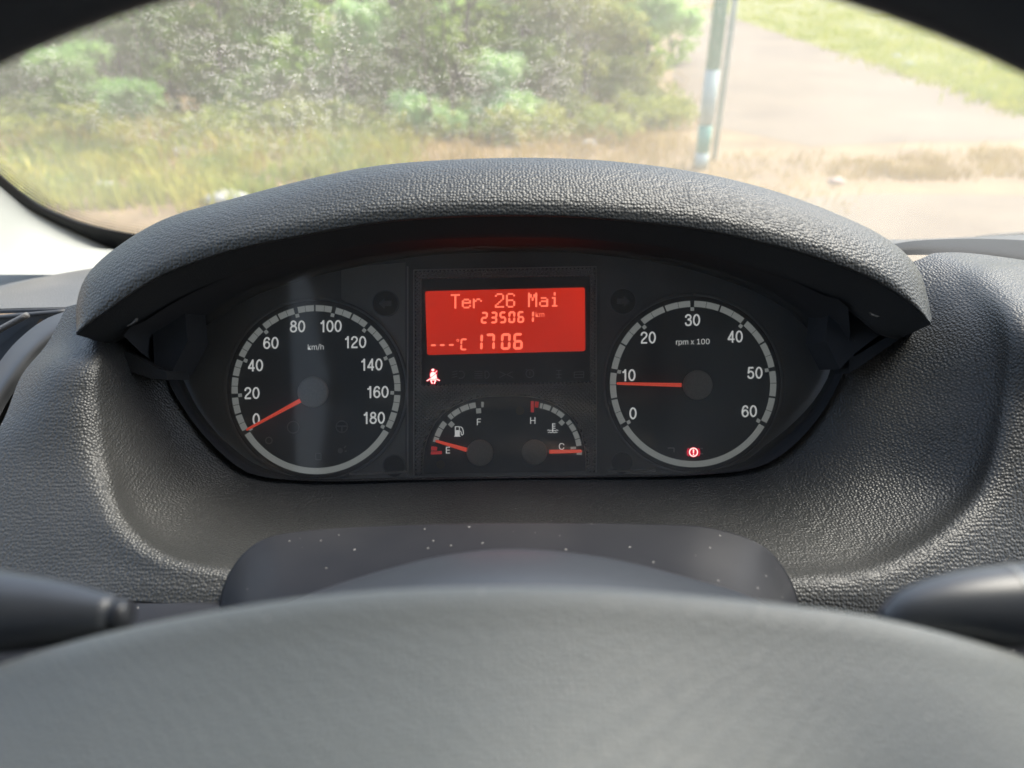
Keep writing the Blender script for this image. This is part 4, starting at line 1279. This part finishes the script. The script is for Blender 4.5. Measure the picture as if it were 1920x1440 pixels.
# small gauges
def arch(sc_=1.0, n=40):
    pts = []
    for i in range(n + 1):
        a = math.pi * i / n
        cx_, sy = math.cos(a), math.sin(a)
        x = 946 + 152 * sc_ * math.copysign(abs(cx_) ** (2 / 2.6), cx_)
        y = 886 - 143 * sc_ * abs(sy) ** (2 / 2.6)
        pts.append(rot(x, y))
    return pts
b = MB(); b.prism(arch(), .5006, .0015)
sg = b.build('lower_gauge_panel', M['dial'], cl)
b = MB()
pa = arch(1.008)
b.line(pa, 1.8, .5000, .0015); b.build('gauge_edge', M['fascia'], sg)
fx, fy, gx_, gy_ = 905, 849.5, 998, 847.5
b = MB()
D_ = .5000
for a0, a1 in ((-77, -71.2), (-69.8, -60), (-59, -51), (-43.5, -39), (-38, -28.5), (-26.8, -16.8), (-15.8, -8.3), (-1.6, 1.2)):
    b.sector(fx, fy, 86, 96, a0, a1, D_)
def sq(b, cx, cy, r, ang, s):
    a = R(ang); ux, uy = math.sin(a), -math.cos(a); vx, vy = -uy, ux
    c = (cx + ux * r, cy + uy * r)
    b.prism([(c[0] + ux * s * p + vx * s * q, c[1] + uy * s * p + vy * s * q) for p, q in ((-1, -1), (1, -1), (1, 1), (-1, 1))], D_)
sq(b, fx, fy, 79.5, -47.5, 4.6); sq(b, fx, fy, 79.5, -5.5, 4.6)
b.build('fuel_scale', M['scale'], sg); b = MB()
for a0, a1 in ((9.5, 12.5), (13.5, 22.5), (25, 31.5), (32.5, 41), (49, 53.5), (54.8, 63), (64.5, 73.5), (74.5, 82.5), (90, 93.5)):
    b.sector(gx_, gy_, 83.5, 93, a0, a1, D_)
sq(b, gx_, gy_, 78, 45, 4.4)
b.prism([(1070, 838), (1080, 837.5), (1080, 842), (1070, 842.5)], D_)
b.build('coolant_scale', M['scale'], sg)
b = MB()
b.sector(fx, fy, 86, 97, -87, -82.5, D_); b.prism([(808, 846.5), (828.5, 845.8), (828.5, 851.5), (808, 852.5)], D_)
b.build('red_fuel_scale', M['redscale'], sg); b = MB()
b.prism([(995, 752), (1001, 752), (1001.3, 773), (995.3, 773)], D_); b.sector(gx_, gy_, 84, 95, 3, 7.5, D_)
b.build('red_coolant_scale', M['redscale'], sg)
b = MB()
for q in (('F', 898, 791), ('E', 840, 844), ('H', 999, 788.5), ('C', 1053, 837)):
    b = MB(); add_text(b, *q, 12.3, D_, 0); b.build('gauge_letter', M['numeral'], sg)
b = MB()
b.prism(z((470, 705), (515, 705), (515, 795), (522, 795), (522, 802), (463, 802), (463, 795), (470, 795)), D_)
b.line(z((522, 708), (541, 722), (548, 745), (550, 775), (540, 788), (530, 780), (528, 755), (516, 748)), 1.3, D_)
b.build('fuel_pump_symbol', M['numeral'], sg)
b = MB(); b.prism(z((478, 712), (508, 712), (508, 740), (478, 740)), D_ - .0003, .0003); b.build('fuel_pump_window', M['dial'], sg)
b = MB()
b.line(z((1396, 675), (1396, 745)), 1.6, D_); b.disc(*mapz([(1396, 745)])[0], 1.9, D_, n=12)
for yy in (682, 702, 722): b.line(z((1396, yy), (1422, yy)), 1.2, D_)
b.line(z((1345, 745), (1358, 738), (1370, 746), (1382, 742)), 1.1, D_); b.line(z((1408, 742), (1420, 748), (1434, 738), (1448, 744)), 1.1, D_)
b.line(z((1352, 764), (1366, 757), (1380, 766), (1396, 758), (1412, 766), (1428, 757), (1440, 764)), 1.1, D_)
b.build('coolant_symbol', M['numeral'], sg)
for q in ((975, 770), (826, 871)):
    b = MB(); b.disc(*q, 8, D_); b.build('unlit_amber_lamp', M['dimamber'], sg)
needle('needle', 875, 843.5, 818, 827, 8, 5, .4945, sg)
needle('needle', 1030, 847, 1089, 846, 7.5, 6, .4945, sg)
cap_mesh('needle_cap', 900, 849, 25, .4995, .0065, sg, M['cap'])
cap_mesh('needle_cap', 1002, 848, 24, .4995, .0065, sg, M['cap'])

# indicator wells
for (cx, cy, r, arrow) in ((723, 569, 24.5, -1), (1168, 565, 24.5, 1), (739, 874, 21, 0), (1166, 868, 21, 0)):
    b = MB(); b.disc(cx, cy, r, .5028, .001, 40)
    wl = b.build('indicator_lamp', M['well'], cl)
    b = MB(); b.sector(cx, cy, r - 1.2, r + .8, 0, 360, .5022, .001); b.build('lamp_ring', M['fascia2'], wl)
    if arrow:
        s = arrow
        b = MB(); b.prism([(cx + s * 13, cy), (cx + s * 2, cy - 10), (cx + s * 2, cy - 5), (cx - s * 11, cy - 5), (cx - s * 11, cy + 5), (cx + s * 2, cy + 5), (cx + s * 2, cy + 10)], .5024, .0002)
        b.build('arrow', M['dimmark'], wl)

# clear lens, leaning and slightly bowed
lr = []
for i in range(13):
    t = i / 12
    x = 300 + 1320 * t
    bow = .010 * (1 - (2 * t - 1) ** 2)
    lr.append([W(x, 455, .478 - bow), W(x, 600, .484 - bow), W(x, 750, .488 - bow), W(x, 905, .491 - bow)])
g_ = loft_verts(lr, 2, 3); v, f = grid_mesh(g_)
obj('clear_lens', v, f, M['lens'], cl, True)

# ------------------------------------------------------------------ COLUMN SHROUD
sh = thing('column_shroud', 'smooth dusty dark plastic cover on the steering column below the dials', 'column cover', tuple(W(946, 1200, .34)))
back = [(408,1150),(416,1110),(428,1078),(452,1045),(490,1014),(560,998),(700,988),(946,982),(1250,985),(1350,995),(1425,1022),(1465,1060),(1488,1100),(1502,1150)]
bk = resample([(x, y, 0) for x, y in back], 29)
rows = []
for p in bk:
    x, y = p.x, p.y
    k = lambda s: 950 + (x - 950) * s
    rows.append([(x, y + 60, .374), (x, y + 4, .368), (x, y, .365), (k(.992), y + 5, .362), (k(.965), y + 75 * (1 if y < 1050 else .9), .335), (k(.965), y + 150, .308), (k(.98), y + 240, .285)])
loft('shroud_top', rows, M['shroud'], sh, 3, 5)
arc = [(440,1165),(540,1128),(640,1093),(740,1063),(840,1040),(950,1029),(1060,1035),(1170,1052),(1280,1080),(1390,1112),(1470,1150)]
rows = []
for x, y in arc:
    rows.append([(x, y + 40, .318), (x, y + 8, .306), (x, y, .298), (x, y + 12, .288), (x, y + 50, .272), (x, y + 110, .256), (x, y + 200, .24)])
loft('shroud_cowl', rows, M['stalk'], sh, 5, 5)

# ------------------------------------------------------------------ STALKS
def stalk(label, pts, rads, parts):
    root = thing('column_stalk', label, 'control stalk', tuple(W(*pts[0])), 'column stalks either side of the wheel hub')
    sp_ = spline([W(*p) for p in pts], 6)
    rs_ = [v_.x for v_ in spline([(r_, 0, 0) for r_ in rads], 6)]
    b = MB(); b.tube(sp_, rs_, 28, cap=True); b.build('lever', M['stalk'], root, True)
    return root, sp_, rs_
k_ = .20 / FPX
r1_, s1, _ = stalk('grey tapered stalk coming in from the left edge below the dash', [(-160, 1140, .20), (-40, 1147, .20), (100, 1150, .20), (218, 1155, .1985)], [95 * k_, 82 * k_, 62 * k_, 36 * k_], None)
b = MB(); b.tube([W(214, 1155, .1985), W(236, 1155, .198), W(244, 1155, .198)], [33 * k_, 31 * k_, 24 * k_], 24); b.build('end_cap', M['stalkcap'], r1_, True)
r2_, s2, _ = stalk('grey stalk rising from behind the hub at the right edge', [(1655, 1168, .20), (1720, 1150, .20), (1850, 1138, .20), (2100, 1125, .20)], [22 * k_, 52 * k_, 74 * k_, 84 * k_], None)
b = MB(); b.tube(spline([W(1884, 1135, .20), W(1892, 1135, .20)], 2), 78 * k_, 28, cap=False); b.build('printed_band', M['stalkline'], r2_, True)

# ------------------------------------------------------------------ STEERING WHEEL
tilt = R(15)
wc = (0.0, -.103, .0995)
def CF(x, y, d): return EYE + RGT * x + UPV * y + FWD * d
wroot = thing('steering_wheel', 'steering wheel, its black rim across the top and grey hub at the bottom', 'steering wheel', tuple(CF(*wc)))
u_ = UPV * math.cos(tilt) + FWD * math.sin(tilt)
ctr = CF(-.002, wc[1] + .0075, wc[2])
b = MB()
pts = []
Rm, rt = .2115, .0165
n = 120
rings = []
nrm = RGT.cross(u_)
for i in range(n):
    a = 2 * math.pi * i / n
    rad = RGT * math.sin(a) + u_ * math.cos(a)
    rings.append([ctr + rad * (Rm + rt * math.cos(t)) + nrm * rt * math.sin(t) for t in [2 * math.pi * k / 16 for k in range(17)]])
v, f = grid_mesh(rings, closed=True)
obj('rim', v, f, M['rim'], wroot, True)
top = [(-140,1300),(-60,1265),(0,1245),(130,1205),(300,1165),(500,1130),(700,1108),(930,1100),(1150,1105),(1400,1126),(1600,1150),(1750,1182),(1920,1232),(2000,1262),(2080,1300)]
rows = []
for i, (x, y) in enumerate(resample([(x, y, 0) for x, y in top], 15) and [(p.x, p.y) for p in resample([(x, y, 0) for x, y in top], 15)]):
    e = abs(x - 950) / 1000
    s = .016 * e * e
    rows.append([(x, y + 60, .190 + s), (x, y + 12, .182 + s), (x, y, .175 + s), (x + (x - 950) * .01, y + 22, .171 + s), (x + (x - 950) * .02, y + 90, .165 + s), (x + (x - 950) * .03, y + 190, .156 + s), (x + (x - 950) * .04, y + 330, .144 + s), (x + (x - 950) * .05, y + 560, .128 + s), (x, y + 900, .118 + s)])
loft('hub_cover', rows, M['hub'], wroot, 5, 6)
for a in (-100, 100):
    r_ = R(a)
    rad = RGT * math.sin(r_) + u_ * math.cos(r_)
    b = MB(); b.tube(spline([ctr + rad * .07 - FWD * -.02, ctr + rad * .14 + FWD * .01, ctr + rad * .205], 4), .014, 12)
    b.build('spoke', M['rim'], wroot, True)
